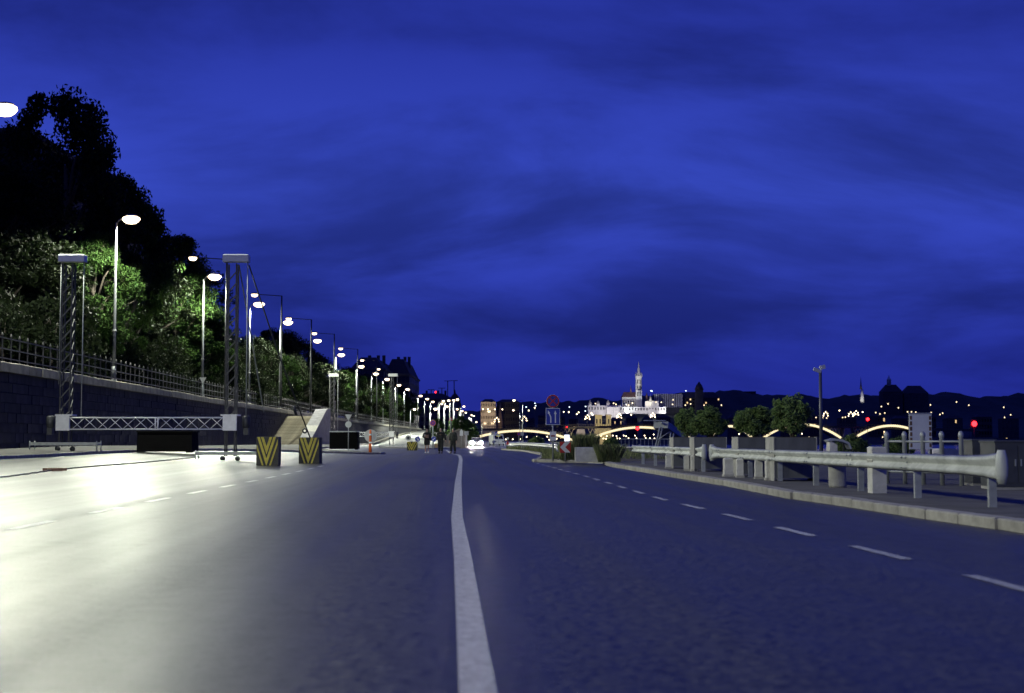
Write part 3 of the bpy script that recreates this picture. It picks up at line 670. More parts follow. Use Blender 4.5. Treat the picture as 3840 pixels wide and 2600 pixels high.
# guy ropes of the near gate
gr = empty('guy_rope', (-10.6, 57, 8.0), 0, 'black guy rope with pulley slanting down from the gate tower', 'rope')
pe = P(1166, 1650, 61) - Vector((-10.6, 57, 8.0)); b = MB(); b.tube([(0, 0, 0), pe * .5 + Vector((-.05, 0, -.1)), pe], .03, 6); b.build('rope', M_DSTEEL, gr)
b = MB(); pc = P(1143, 1616, 60.6) - Vector((-10.6, 57, 8.0)); ring = [(pc.x + .085 * math.cos(a), pc.y, pc.z + .085 * math.sin(a)) for a in np.linspace(0, 2 * math.pi, 13)]; b.tube(ring, .035, 6, False); b.build('pulley', M_DSTEEL, gr)
b = MB(); b.tube([P(1100, 1525, 60.3) - Vector((-10.6, 57, 8.0)), P(1112, 1558, 60.4) - Vector((-10.6, 57, 8.0))], .06, 8); b.build('tensioner', M_DSTEEL, gr)
gr = empty('strap', (-11.0, 57, 8.0), 0, 'pale strap hanging slanted from the near gate tower', 'strap')
pe = P(989, 1546, 62) - Vector((-11.0, 57, 8.0)); b = MB(); b.bar((0, 0, 0), pe, .05, .012); b.build('band', M_GALV2, gr)

# chevron blocks
def clip(poly, ax, val, keep_less):
    out = []
    for i in range(len(poly)):
        a, c = poly[i], poly[(i + 1) % len(poly)]; ia = (a[ax] <= val) == keep_less; ic = (c[ax] <= val) == keep_less
        if ia: out.append(a)
        if ia != ic and abs(c[ax] - a[ax]) > 1e-9:
            t_ = (val - a[ax]) / (c[ax] - a[ax]); out.append((a[0] + (c[0] - a[0]) * t_, a[1] + (c[1] - a[1]) * t_))
    return out
def chevron_block(loc, w, h, label, rz=0, cx=.46):
    t = empty('chevron_block', loc, rz, label, 'barrier block', 'black and yellow barrier blocks')
    b = MB(); b.box(-w / 2, w / 2, 0, .62, 0, h, .025); b.build('block', M_DBLOCK, t)
    for (s0, s1) in ((.33, .61), (.75, 1.01), (1.28, 1.46)):
        for sg in (-1, 1):
            xe = 0 if sg < 0 else 1; dxe = abs(xe - cx) / .426
            poly = [(cx, s0), (cx, s1), (xe, s1 - dxe), (xe, s0 - dxe)]
            for a_, v_, kl in ((1, .985, True), (1, .015, False), (0, .97, True), (0, .03, False)):
                if len(poly) > 2: poly = clip(poly, a_, v_, kl)
            if len(poly) < 3: continue
            pb = MB(); pb.prism_y([((p[0] - .5) * w, (1 - p[1]) * h) for p in poly], -.006, .002); pb.build('stripe', M_YEL, t)
    return t
def on(px, py, z=None, it=6):
    """where the road shows at pixel (px, py)"""
    Y = FPX / max(1, (py - 1648))
    for _ in range(it * 4):
        x = (px - 1920) / FPX * Y; zz = gz(x, Y) if z is None else z; Y = .5 * Y + .5 * (1 - zz) * FPX / (py - 1648)
    return Vector(((px - 1920) / FPX * Y, Y, gz((px - 1920) / FPX * Y, Y) if z is None else z))
p = on(1005, 1747); chevron_block(p, .80, 1.06, 'black and yellow chevron block at the foot of the near gate tower')
p = on(1161, 1739); chevron_block(p, .80, 1.02, 'black and yellow chevron block below the guy rope', R(-3))
p = on(1546, 1690); chevron_block(p, .93, .80, 'small far chevron block left of the walkers', R(4))

# black covered boxes
def cover_box(px0, px1, ytop, ybot, Y, label, depth=1.3):
    a = P(px0, ybot, Y); c = P(px1, ytop, Y); t = empty('covered_box', ((a.x + c.x) / 2, Y, a.z), 0, label, 'container', 'black covered boxes')
    w = (c.x - a.x) / 2; h = c.z - a.z; b = MB(); vs = []; 
    b.quadmesh([(-w, 0, 0), (w, 0, 0), (w, depth, 0), (-w, depth, 0), (-w * .99, .03, h), (w * .97, .03, h), (w * .97, depth - .03, h), (-w * .99, depth - .03, h)], [(3, 2, 1, 0), (0, 1, 5, 4), (1, 2, 6, 5), (2, 3, 7, 6), (3, 0, 4, 7), (4, 5, 6, 7)])
    b.build('cover', M_BLACK, t); b = MB(); b.box(-w - .02, w + .02, -.03, depth + .02, h + .002, h + .07, .02); b.build('lid_edge', M_GALV2 if Y > 80 else M_BLACK, t)
    b = MB(); b.box(w * .82, w * 1.04, -.28, -.005, -.05, h * .55); b.build('folded_flap', M_BLACK, t)
    return t
cover_box(512, 722, 1622, 1694, 63, 'black covered box under the near truss beam')
cover_box(1235, 1342, 1621, 1684, 100, 'black covered box beside the yield sign')

# cable on the road
ch = empty('cable', (-12, 40, 0), 0, 'thin dark chain lying across the near road to the gate', 'chain')
pts = []
for i in range(90):
    t_ = i / 89; y = 31 + 29 * t_; x = float(np.interp(y, [31, 32.5, 40.6, 60], [-11.5, -11.7, -12.7, -13.0])) + .04 * math.sin(i * 1.9); pts.append((x + 12, y - 40, gz(x, y) + .022))
b = MB(); b.tube(pts, .018, 5); b.build('links', M_DSTEEL, ch)
cpad = on(216, 1767); b = MB(); 
for i in range(5): b.obox(Matrix.Translation((cpad.x + .11 * (i - 2), cpad.y + .03 * (i % 2), cpad.z + .05)) @ Matrix.Rotation(R(8 * (i - 2)), 4, 'Z'), .07, .14, .035 + .006 * (i % 2))
tag(b.build('chain_weight', mat('rust', (.12, .06, .045), .8, var=.4, scale=12)), 'rusty brown chain weight lying on the near road', 'weight')

# ================================================================== signs
def disc(b, r, y0, y1, n=28, c=(0, 0), r2=0):
    if r2 <= 0:
        b.prism_y([(c[0] + r * math.cos(2 * math.pi * k / n), c[1] + r * math.sin(2 * math.pi * k / n)) for k in range(n)], y0, y1)
    else:
        for k in range(n):
            a, e = 2 * math.pi * k / n, 2 * math.pi * (k + 1) / n
            b.prism_y([(c[0] + r2 * math.cos(a), c[1] + r2 * math.sin(a)), (c[0] + r * math.cos(a), c[1] + r * math.sin(a)), (c[0] + r * math.cos(e), c[1] + r * math.sin(e)), (c[0] + r2 * math.cos(e), c[1] + r2 * math.sin(e))], y0, y1)
    return b
def strip(b, a, c, w, y0, y1):
    a = Vector(a); c = Vector(c); d = (c - a).normalized(); n = Vector((-d.y, d.x)) * w / 2
    b.prism_y([tuple(a + n), tuple(c + n), tuple(c - n), tuple(a - n)], y0, y1)
def pole(par, h, r=.03, m=M_GALV2, z0=0): b = MB(); b.tube([(0, 0, z0), (0, 0, h)], r, 8); return b.build('pole', m, par)
def nostop(par, z, r, y=-.05):
    b = disc(MB(), r, y, y + .02, c=(0, z)); d = b.build('sign_disc', M_WHITE, par)
    b = disc(MB(), r * .80, y - .004, y - .001, c=(0, z)); b.build('blue_field', M_BLUE, d)
    b = disc(MB(), r * .97, y - .008, y - .005, c=(0, z), r2=r * .78); b.build('red_ring', M_RED, d)
    b = MB(); q_ = r * .56; strip(b, (-q_, z - q_), (q_, z + q_), r * .17, y - .012, y - .009); b.build('red_bar', M_RED, d)
    b = MB(); strip(b, (-q_, z + q_), (q_, z - q_), r * .17, y - .016, y - .013); b.build('red_bar', M_RED, d)
def arrow_disc(par, z, r, ang, y=-.05, x=0):
    b = disc(MB(), r, y, y + .02, c=(x, z)); d = b.build('sign_disc', M_WHITE, par); b = disc(MB(), r * .95, y - .004, y - .001, c=(x, z)); b.build('blue_field', M_BLUE, d)
    b = MB(); dx, dz_ = math.cos(ang), math.sin(ang); strip(b, (x - dx * r * .6, z - dz_ * r * .6), (x + dx * r * .4, z + dz_ * r * .4), r * .2, y - .008, y - .005)
    px_, pz_ = -dz_, dx; b.prism_y([(x + dx * r * .75, z + dz_ * r * .75), (x + dx * r * .2 + px_ * r * .35, z + dz_ * r * .2 + pz_ * r * .35), (x + dx * r * .2 - px_ * r * .35, z + dz_ * r * .2 - pz_ * r * .35)], y - .012, y - .009); b.build('white_arrow', M_WHITE, d)
# main sign post on the island
b0 = on(2073, 1730, .11); zz = lambda py: P(2073, py, b0.y).z - .11
sp = empty('lane_sign_post', b0, 0, 'sign post with round no stopping sign above blue two arrow lane sign', 'road sign'); pole(sp, zz(1500), .035)
nostop(sp, zz(1505), .265)
h0, h1 = zz(1594), zz(1531); w = .29
b = MB(); b.box(-w, w, -.05, -.03, h0, h1); d = b.build('lane_panel', M_WHITE, sp)
b = MB(); b.box(-w + .022, w - .022, -.056, -.051, h0 + .022, h1 - .022); b.build('blue_field', M_BLUE, d)
hh = h1 - h0
b = MB(); x = .10; strip(b, (x, h0 + .08), (x, h1 - .24), .045, -.063, -.058); b.prism_y([(x - .055, h1 - .24), (x + .055, h1 - .24), (x, h1 - .09)], -.063, -.058); b.build('straight_arrow', M_WHITE, d)
b = MB(); x = -.085; strip(b, (x, h0 + .08), (x, h1 - .36), .045, -.063, -.058); strip(b, (x, h1 - .365), (x - .07, h1 - .22), .045, -.068, -.0635); b.prism_y([(x - .125, h1 - .245), (x - .02, h1 - .20), (x - .12, h1 - .085)], -.063, -.058); b.build('merging_arrow', M_WHITE, d)
b = MB(); b.box(-.13, .13, -.05, -.03, zz(1653), zz(1619)); d = b.build('notice_board', M_WHITE, sp)
b = MB(); b.box(-.085, .085, -.056, -.052, zz(1639), zz(1632)); b.build('red_print', mat('faded_red', (.32, .14, .13), .6, var=.2), d)
# chevron marker
b1 = on(2119, 1731, .11); zz1 = lambda py: P(2119, py, b1.y).z - .11
cm_ = empty('chevron_sign', b1, 0, 'red and white chevron sign on a short post on the island', 'road sign'); pole(cm_, zz1(1634), .03)
w = .215; c0 = zz1(1698); c1 = zz1(1657); cc = (c0 + c1) / 2
b = MB(); b.box(-w, w, -.05, -.03, c0, c1); d = b.build('panel', M_RED, cm_)
b = MB(); hh = (c1 - c0) / 2
b.prism_y([(-w * .95, cc), (w * .0, c1 - .004), (w * .95, c1 - .004), (-w * .0, cc)], -.057, -.052); b.prism_y([(-w * .95, cc), (w * .0, cc), (w * .95, c0 + .004), (w * .0, c0 + .004)], -.057, -.052); b.build('white_chevron', M_WHITE, d)
b = MB(); b.box(-.03 - .0, .17, -.05, -.03, zz1(1655), zz1(1631), .0); b.build('reflector_plate', emit('reflector_glow', (.85, .88, 1), 1.6), cm_)  # no lamp here: the plate's bright reflection is put in as glow
# far left signs
def sign_at(px, ybase, zb, label, build, pr=.03, Y=None, h=2.5):
    p = on(px, ybase, zb) if Y is None else P(px, ybase, Y)
    t = empty('road_sign', p, 0, label, 'road sign'); build(t, lambda py: P(px, py, p.y).z - p.z, p.y); return t
def b_yield(t, z, Y):
    s = Y / FPX; pole(t, z(1556)); b = MB(); b.prism_y([(-13 * s, z(1555)), (13 * s, z(1555)), (0, z(1579))], -.05, -.02); b.build('triangle_back', M_BACK, t)
    b = disc(MB(), 12 * s, -.05, -.02, c=(0, z(1592))); b.build('disc_back', M_BACK, t)
sign_at(1306, 1690, None, 'backs of a yield triangle and round sign on one pole', b_yield, Y=99)
def b_big(t, z, Y):
    s = Y / FPX; pole(t, z(1616), .025); b = disc(MB(), 23 * s, -.04, -.015, c=(0, z(1635))); b.build('disc_back', M_BACK, t); b = disc(MB(), 24 * s, -.045, -.01, c=(0, z(1635)), r2=22.5 * s); b.build('rim', M_GALV2, t)
p = on(1390, 1704); sign_at(1390, 1702, None, 'large round sign back behind the orange beacon', b_big, Y=p.y + .6)
ob = empty('orange_beacon', p, 0, 'tall orange flexible beacon at the pavement nose', 'beacon'); b = MB(); b.lathe([(.10, .06), (.095, .5), (.085, 1.0), (.07, 1.5), (.05, 1.55)], 10); b.build('post', M_ORANGE, ob)
b = MB(); b.box(-.3, .25, -.16, .16, 0, .06, .02); b.build('foot', M_CONCW, ob)
for zt in (.7, 1.2):
    b = MB(); b.lathe([(.098 if zt < 1 else .088, zt), (.096 if zt < 1 else .085, zt + .1)], 10); b.build('band', M_WHITE, ob)
def b_arrow(ang):
    def f(t, z, Y): pole(t, z(1637)); arrow_disc(t, z(1647), 10 * Y / FPX, ang)
    return f
sign_at(1566, 1690, None, 'blue round arrow sign on the far chevron block', b_arrow(R(-55)), Y=128)
sign_at(1627, 1690, None, 'blue round arrow sign behind the walker in shorts', b_arrow(R(-135)), Y=126)
def b_grey(t, z, Y):
    pole(t, z(1632)); b = disc(MB(), 10.5 * Y / FPX, -.04, -.015, c=(0, z(1643))); b.build('disc_back', M_BACK, t); b = disc(MB(), 5 * Y / FPX, -.046, -.042, c=(0, z(1643))); b.build('clamp', M_DSTEEL, t)
sign_at(1531, 1690, None, 'grey round sign back left of the far chevron block', b_grey, Y=131)
def b_ns(t, z, Y): pole(t, z(1575), .05); nostop(t, z(1587), 11 * Y / FPX); b = disc(MB(), 10.5 * Y / FPX, .03, .05, c=(-4 * Y / FPX, z(1590))); b.build('disc_back', M_BACK, t)
sign_at(1623, 1684, None, 'blue and red no stopping sign on pole above the walker in shorts', b_ns, Y=150)
def b_tri(t, z, Y):
    s = Y / FPX; pole(t, z(1566)); b = MB(); b.prism_y([(-7.5 * s, z(1577)), (7.5 * s, z(1577)), (0, z(1563))], -.05, -.02); d = b.build('triangle', M_RED, t); b = MB(); b.prism_y([(-4.5 * s, z(1575)), (4.5 * s, z(1575)), (0, z(1567))], -.056, -.052); b.build('white_field', M_WHITE, d)
sign_at(1690, 1676, None, 'red rimmed warning triangle on pole behind the middle walker', b_tri, Y=182)
def b_brd(t, z, Y):
    s = Y / FPX; pole(t, z(1612)); b = MB(); b.prism_y([(-6 * s, z(1635)), (6 * s, z(1635)), (6 * s, z(1618)), (0, z(1609)), (-6 * s, z(1618))], -.05, -.02); b.build('panel', M_WHITE, t)
sign_at(1730, 1676, None, 'white house shaped direction board between walkers and car', b_brd, Y=182)
def b_brd2(t, z, Y):
    s = Y / FPX; pole(t, z(1620)); b = MB(); b.box(-8 * s, 8 * s, -.05, -.02, z(1632), z(1618)); b.build('panel', M_BACK, t)
sign_at(1749, 1676, None, 'grey rectangular sign back left of the car', b_brd2, Y=184)
def b_zebra(t, z, Y):
    s = Y / FPX; pole(t, z(1618)); b = MB(); b.box(-9 * s, 3 * s, -.05, -.02, z(1632), z(1619)); b.build('panel_back', M_BACK, t); b = MB(); b.box(3.5 * s, 15 * s, -.05, -.02, z(1631), z(1619)); d = b.build('panel', M_BLUE, t); b = MB(); b.prism_y([(6 * s, z(1629)), (12.5 * s, z(1629)), (9.2 * s, z(1621))], -.058, -.052); b.build('white_triangle', M_WHITE, d)
sign_at(1851, 1672, None, 'blue crossing sign with white triangle right of the car', b_zebra, Y=235)
def b_yel(t, z, Y):
    s = Y / FPX; pole(t, z(1627)); b = MB(); b.box(-6.5 * s, 6.5 * s, -.05, -.02, z(1638), z(1627)); d = b.build('panel', M_YEL, t); b = MB(); b.box(-4 * s, 4 * s, -.057, -.052, z(1636), z(1629)); b.build('grey_symbol', M_BACK, d)
sign_at(1869, 1671, None, 'small yellow framed sign right of the blue crossing sign', b_yel, Y=245)
def b_barr(t, z, Y): pole(t, z(1652)); arrow_disc(t, z(1658), 6 * Y / FPX, R(-45)); 
sign_at(1852, 1671, None, 'small blue arrow sign below the crossing sign', b_barr, Y=238)
def b_pur(t, z, Y):
    s = Y / FPX; pole(t, z(1622)); b = disc(MB(), 6 * s, -.05, -.02, c=(0, z(1628))); b.build('disc', M_RED, t); b = disc(MB(), 4 * s, -.057, -.052, c=(0, z(1628))); b.build('blue_field', M_BLUE, t)
    b = MB(); b.box(7 * s, 19 * s, -.05, -.02, z(1634), z(1621)); b.build('panel_back', M_BACK, t)
sign_at(1945, 1668, None, 'small red ringed sign on pole behind the island guardrail', b_pur, Y=200)
def b_tri2(t, z, Y):
    s = Y / FPX; pole(t, z(1640)); b = MB(); b.box(-4 * s, 4 * s, -.05, -.02, z(1648), z(1641)); b.build('panel', M_WHITE, t); b = MB(); b.prism_y([(-8 * s, z(1668)), (8 * s, z(1668)), (0, z(1652))], -.05, -.02); b.build('triangle', M_RED, t)
sign_at(1904, 1672, None, 'red triangular sign below small white plate at the guardrail end', b_tri2, Y=190)
# sign on the quay
def b_q(t, z, Y):
    s = Y / FPX; pole(t, z(1416)); b = MB(); b.prism_y([(-13 * s, z(1416)), (13 * s, z(1416)), (0, z(1440))], -.05, -.02); b.build('triangle_back', M_BACK, t)
sign_at(760, 1494, None, 'inverted triangle sign behind the quay railing', b_q, Y=107)

# ================================================================== guardrails
def wbeam_profile():
    return [(-.04, 0), (-.115, .035), (-.12, .075), (-.055, .135), (-.055, .165), (-.12, .225), (-.115, .265), (-.04, .30)]
def guardrail(name, label, path, zf, posts, top=.66, hgt=.255, flare=(True, True), post_h=.52, m=M_GALV):
    """path: list of (x,y); the beam's face looks to -x"""
    t = empty(name, (path[0][0], path[0][1], zf(*path[0])), 0, label, 'guardrail', 'steel guardrails'); O = Vector((path[0][0], path[0][1], zf(*path[0])))
    prof = wbeam_profile(); b = MB(); n = len(prof); vs = []; fs = []
    for i, (x, y) in enumerate(path):
        a = Vector(path[max(0, i - 1)]); c = Vector(path[min(len(path) - 1, i + 1)]); d = (c - a).normalized(); nx = Vector((d.y, -d.x))
        if nx.x > 0: pass
        sc_ = 1.0; e = min(i, len(path) - 1 - i)
        if (i <= 2 and flare[0]): sc_ = [1.42, 1.36, 1.14][i]
        if (len(path) - 1 - i <= 2 and flare[1]): sc_ = [1.42, 1.36, 1.14][len(path) - 1 - i]
        for (u, v) in prof:
            vv = (v - .15) * sc_ * hgt / .3 + top - .15 * hgt / .3; vs.append((x + nx.x * -u * (1 if nx.x < 0 else -1) - O.x, y + nx.y * -u * (1 if nx.x < 0 else -1) - O.y, zf(x, y) + vv - O.z))
    for i in range(len(path) - 1):
        for k in range(n - 1): fs.append((i * n + k, i * n + k + 1, (i + 1) * n + k + 1, (i + 1) * n + k))
    b.quadmesh(vs, fs, True); o = b.build('rail', m, t); sm_ = o.modifiers.new('thickness', 'SOLIDIFY'); sm_.thickness = .006
    for idx, fl_ in ((0, flare[0]), (len(path) - 1, flare[1])):
        if not fl_: continue
        x, y = path[idx]; x2, y2 = path[idx + (1 if idx == 0 else -1)]; dy = y - y2
        b = MB(); pts = [(x - O.x - .075, y - O.y, zf(x, y) - O.z + top - .15 * hgt / .3 + v) for v in (-.215, -.1, .0, .1, .215)]
        b.tube(pts, [.05, .075, .08, .075, .05], 12); b.build('end_shoe', m, t)
    if flare[0]:
        for (x, y) in posts:
            if not path[3][1] < y < path[-3][1]: continue
            sb_ = MB(); vs = []; y0_, y1_ = y - .02, y + .30
            for yy_ in (y0_, y1_):
                xx = float(np.interp(yy_, [q[1] for q in path], [q[0] for q in path]))
                for (u, v) in prof: vs.append((xx + u - .007 - O.x, yy_ - O.y, zf(x, y) + (v - .15) * hgt / .3 + top - .15 * hgt / .3 - O.z))
            sb_.quadmesh(vs, [(k, k + 1, n + k + 1, n + k) for k in range(n - 1)], True); so = sb_.build('lap_joint', m, t); so.modifiers.new('thickness', 'SOLIDIFY').thickness = .006
            bb = MB()
            for (dy_, dz_) in ((.04, .06), (.24, .06), (.04, .24), (.24, .24), (.14, .15)):
                xx = float(np.interp(y + dy_, [q[1] for q in path], [q[0] for q in path])); ux = -.125 if dz_ != .15 else -.07
                bb.tube([(xx + ux - O.x, y + dy_ - O.y, zf(x, y) + top + (dz_ - .30) * hgt / .3 - O.z), (xx + ux - .022 - O.x, y + dy_ - O.y, zf(x, y) + top + (dz_ - .30) * hgt / .3 - O.z)], .014, 6)
            bb.build('bolts', M_GALV2, so)
    pm = MB(); pm.box(-.05, .05, -.035, -.028, -.2, post_h); pm.box(-.05, -.043, -.028, .035, -.2, post_h); pm.box(.043, .05, -.028, .035, -.2, post_h); pme = pm.mesh('post'); pme.materials.append(M_GALV2)
    for (x, y) in posts: link('post', pme, None, t, (x - O.x + .03, y - O.y, zf(x, y) - O.z))
    return t
xr = lambda y: 6.22 - .050 * (y - 18.6)
zt = lambda x, y: .118
gp = [18.6 + 2.9 * i for i in range(7)]
guardrail('guardrail', 'near steel guardrail ending in a rounded flared shoe by the kerb', [(xr(y), y) for y in [18.0, 18.18, 18.55, 19.3] + [20 + 2 * i for i in range(9)] + [36.7, 37.0, 37.2]], zt, [(xr(y), y) for y in gp])
gp = [39.0 + 2.9 * i for i in range(5)]
guardrail('guardrail', 'farther steel guardrail along the kerb in front of the first bushes', [(xr(y), y) for y in [38.3, 38.5, 38.9, 39.6] + [41 + 2 * i for i in range(6)] + [52.6]], zt, [(xr(y), y) for y in gp], flare=(True, False))
ip = [(2.05, 61.8), (2.06, 62.2), (2.1, 63), (2.3, 70), (2.6, 80), (2.65, 90), (2.3, 100), (1.6, 116), (.9, 126), (.1, 135), (-.2, 139)]
zi = lambda x, y: gz(x, y) + .10
fi = lerp_pts(ip)
t = guardrail('guardrail', 'curving pale guardrail round the planted island behind the sign post', ip, zi, [(fi(y), y) for y in np.arange(63, 139, 2.2)], top=.62, flare=(False, False), m=mat('white_rail', (.6, .6, .58), .45, .2, var=.12))
b = MB(); O = Vector((2.05, 61.8, .21)); b.bar((0, .1, .42), (1.3, -.3, -.02), .07, .2); b.build('sloping_end', M_DSTEEL, t)  # dark colour stands in for the unlit back of the pale rail

# ================================================================== planters with clipped bushes
cl = []
r_ = random.Random(3)
def bush_mesh(seed, per, leaf, lobes, flat=.95):
    rr = random.Random(seed); cl = []
    for i in range(lobes):
        z = rr.uniform(-.75, 1); a = rr.uniform(0, 6.28); q_ = math.sqrt(max(0, 1 - z * z)); k_ = rr.uniform(.30, .46); cl.append((k_ * q_ * math.cos(a), k_ * q_ * math.sin(a), .5 + (k_ + .02) * z, rr.uniform(.07, .18)))
    for i in range(8): cl.append((rr.uniform(-.2, .2), rr.uniform(-.2, .2), rr.uniform(.2, .75), .25))
    me = leaf_cloud(seed, cl, per, leaf, 1, flat); me.materials.append(LEAF_B); return me
BUSH = [bush_mesh(41, 190, .036, 60), bush_mesh(42, 190, .036, 62), bush_mesh(43, 90, .04, 52)]
stm = MB(); 
for i in range(5): stm.tube([(0, 0, -.12), (r_.uniform(-.1, .1), r_.uniform(-.1, .1), .2), (r_.uniform(-.3, .3), r_.uniform(-.3, .3), .6)], [.03, .022, .008], 5)
BST = stm.mesh('stems'); BST.materials.append(M_BARK)
pls = [(2525, 43.2, .62, 'planter farthest along the near guardrails'), (2603, 39.4, .87, 'planter at the gap between the two guardrails'), (2768, 33.9, .74, 'planter behind the middle of the near guardrail'), (2902, 30.2, .88, 'planter nearest the grey litter bin')]
bsh = [(0, 2576, 88, 1529, 'small round bush at the far end of the row'), (1, 2664, 143, 1531, 'big round bush above the gap between the guardrails'), (0, 2830, 160, 1524, 'dense green bush third along the row'), (2, 2972, 165, 1488, 'loose paler bush at the near end beside the slim mast')]
for i, (px, Y, w, lab) in enumerate(pls):
    xl = (px - 1920) / FPX * Y; dep = .95; ht = P(px, 1641, Y).z - .118
    t = empty('planter', (xl + w / 2, Y, .118), 0, 'square planter box with front coloured as shade, ' + lab, 'planter', 'square planter boxes with bushes')
    b = MB(); b.box(-w / 2, w / 2, 0, dep, .06, ht); b.build('box', M_PLANTER_SHADE, t)
    b = MB(); b.box(-w / 2 - .02, -w / 2 - .002, -.01, dep + .01, 0, ht + .01); b.build('lit_side_panel', M_CONC, t)  # pale sides against the dark front: lamplight put into the colour
    b = MB(); b.box(w / 2 + .002, w / 2 + .02, -.01, dep + .01, 0, ht + .01); b.build('lit_side_panel', M_CONC, t)
    b = MB(); b.box(-w / 2 + .04, w / 2 - .04, .04, dep - .04, ht + .001, ht + .012); b.build('soil', M_SOIL, t)
    k_, bx_, bw, bt, bl = bsh[i]; Yb = Y + dep / 2; bwm = bw * Yb / FPX; hb = P(bx_, bt, Yb).z - .118 - ht
    o = empty('bush', (P(bx_, 1600, Yb).x, Yb, .118 + ht), random.uniform(0, 6), bl, 'bush', 'clipped bushes in planters'); o.scale = (bwm, bwm, hb)
    link('foliage', BUSH[k_], None, o); link('stems', BST, None, o)
# square concrete bollards below the rail
for i, (px0, px1, yb) in enumerate([(2496, 2515, 1757), (2565, 2582, 1765), (2591, 2610, 1767), (2715, 2747, 1787), (2761, 2785, 1791), (2830, 2857, 1796), (2871, 2898, 1801)]):
    p = on((px0 + px1) / 2, yb, .118); w = (px1 - px0) * p.y / FPX
    t = empty('concrete_bollard', p, R(random.uniform(-4, 4)), f'pale square concrete bollard under the guardrail, {ORD[i]} from the far end', 'bollard', 'concrete bollards behind the guardrail')
    b = MB(); b.box(-w / 2, w / 2, 0, w * 1.2, 0, .44, .03); b.build('shaft', M_CONCW, t); b = MB(); b.box(-w / 2 - .02, w / 2 + .02, -.02, w * 1.2 + .02, -.01, .05); b.build('foot', M_CONC, t)
p = on(3293, 1849, .118); t = empty('concrete_pillar', p, R(5), 'tall square concrete pillar rising above the near guardrail', 'bollard'); b = MB(); b.box(-.12, .12, 0, .24, 0, .76, .015); b.build('shaft', M_CONCW, t); b = MB(); b.box(-.125, .125, -.005, .245, .50, .54); b.build('band', M_CONC, t)
# litter bin with curved hood
p = on(3135, 1827, .118); t = empty('litter_bin', p, 0, 'grey round litter bin with slanted hood behind the guardrail', 'litter bin')
b = MB(); b.lathe([(.15, 0), (.16, .04), (.165, .55), (.16, .6)], 16); b.build('drum', M_CONC, t)
b = MB(); b.prism_y([(-.16, .62), (-.02, .62), (-.02, .78), (-.16, .86)], -.14, .14); b.build('mouth', M_CONCW, t)
b = MB(); pts = [(-.20, .87), (-.08, .90), (.08, .88), (.20, .82), (.24, .72), (.22, .70), (.17, .79), (.07, .84), (-.08, .86), (-.19, .84)]; b.prism_y(pts, -.16, .16); b.build('hood', M_GALV2, t)
for sx in (-.06, .15):
    b = MB(); b.bar((sx, .1, .58), (sx, .1, .84), .025); b.build('bracket', M_DSTEEL, t)
# bollard fence
pf = [on(3322, 1812, .118), on(3600, 1822, .118)]; t = empty('bollard_fence', pf[0], 0, 'low fence of round topped posts with two rails behind the near guardrail', 'fence')
pm = MB(); pm.lathe([(.045, 0), (.045, .92), (.055, .94), (.05, 1.0), (.02, 1.04)], 10); pme = pm.mesh('post'); pme.materials.append(M_GALV2)
for k in range(5): q_ = (pf[1] - pf[0]) * k / 4; link('post', pme, None, t, q_)
for z in (.24, .84): b = MB(); d = pf[1] - pf[0]; b.tube([(0, 0, z), (d.x, d.y, z)], .022, 8); b.build('rail', M_GALV2, t)
# info board
Y = 45; a = P(3411, 1685, Y); c = P(3494, 1553, Y); t = empty('info_board', ((a.x + c.x) / 2, Y, .118), R(4), 'tall white info board with brown side strips on two legs', 'board'); w = (c.x - a.x) / 2; z0, z1 = a.z - .118, c.z - .118
b = MB(); b.box(-w, w, 0, .04, z0, z1); d = b.build('panel', M_WHITE, t); M_BROWN = mat('brown_strip', (.16, .09, .05), .7, var=.3, scale=20)
for s in (-1, 1):
    for k in range(6): b = MB(); b.box(s * w * .86 - .035, s * w * .86 + .035, -.006, -.001, z0 + (z1 - z0) * (.06 + .155 * k), z0 + (z1 - z0) * (.17 + .155 * k)); b.build('print_strip', M_BROWN, d)
    b = MB(); b.bar((s * w * .95, .06, 0), (s * w * .95, .06, z1 + .03), .05); b.build('leg', M_DSTEEL, t)
b = MB(); b.box(-w - .02, w + .02, -.02, .06, z1 + .002, z1 + .04); b.build('top_rail', M_BACK, t)
# dark utility cabinets at the right edge
M_CAB = mat('cabinet_grey', (.07, .075, .08), .5, .2, var=.2, scale=4)
def cabinet(px0, px1, yt, yb, Y, label, dep=.8):
    a = P(px0, yb, Y); c = P(px1, yt, Y); t = empty('utility_cabinet', ((a.x + c.x) / 2, Y, .118), 0, label, 'cabinet', 'dark utility cabinets'); w = (c.x - a.x) / 2; h = c.z - .118
    b = MB(); b.box(-w, w, 0, dep, .05, h); b.build('body', M_CAB, t); b = MB(); b.box(-w - .02, w + .02, -.02, dep + .02, h + .001, h + .04, .015); b.build('lid', M_CAB, t); b = MB(); b.box(-w, w, .02, dep, 0, .048); b.build('plinth', M_CONC, t)
    for s in (-1, 1): b = MB(); b.box(min(s * .012, s * (w - .03)), max(s * .012, s * (w - .03)), -.014, -.002, .12, h - .05); d = b.build('door', M_CAB, t); b = MB(); b.box(s * .05 - .012, s * .05 + .012, -.03, -.015, h * .5, h * .5 + .12); b.build('handle', M_GALV2, d)
cabinet(3735, 3900, 1660, 1836, 25.0, 'big dark cabinet at the right edge behind the guardrail end')
cabinet(3649, 3733, 1655, 1800, 27.2, 'smaller dark cabinet behind the flared guardrail shoe')
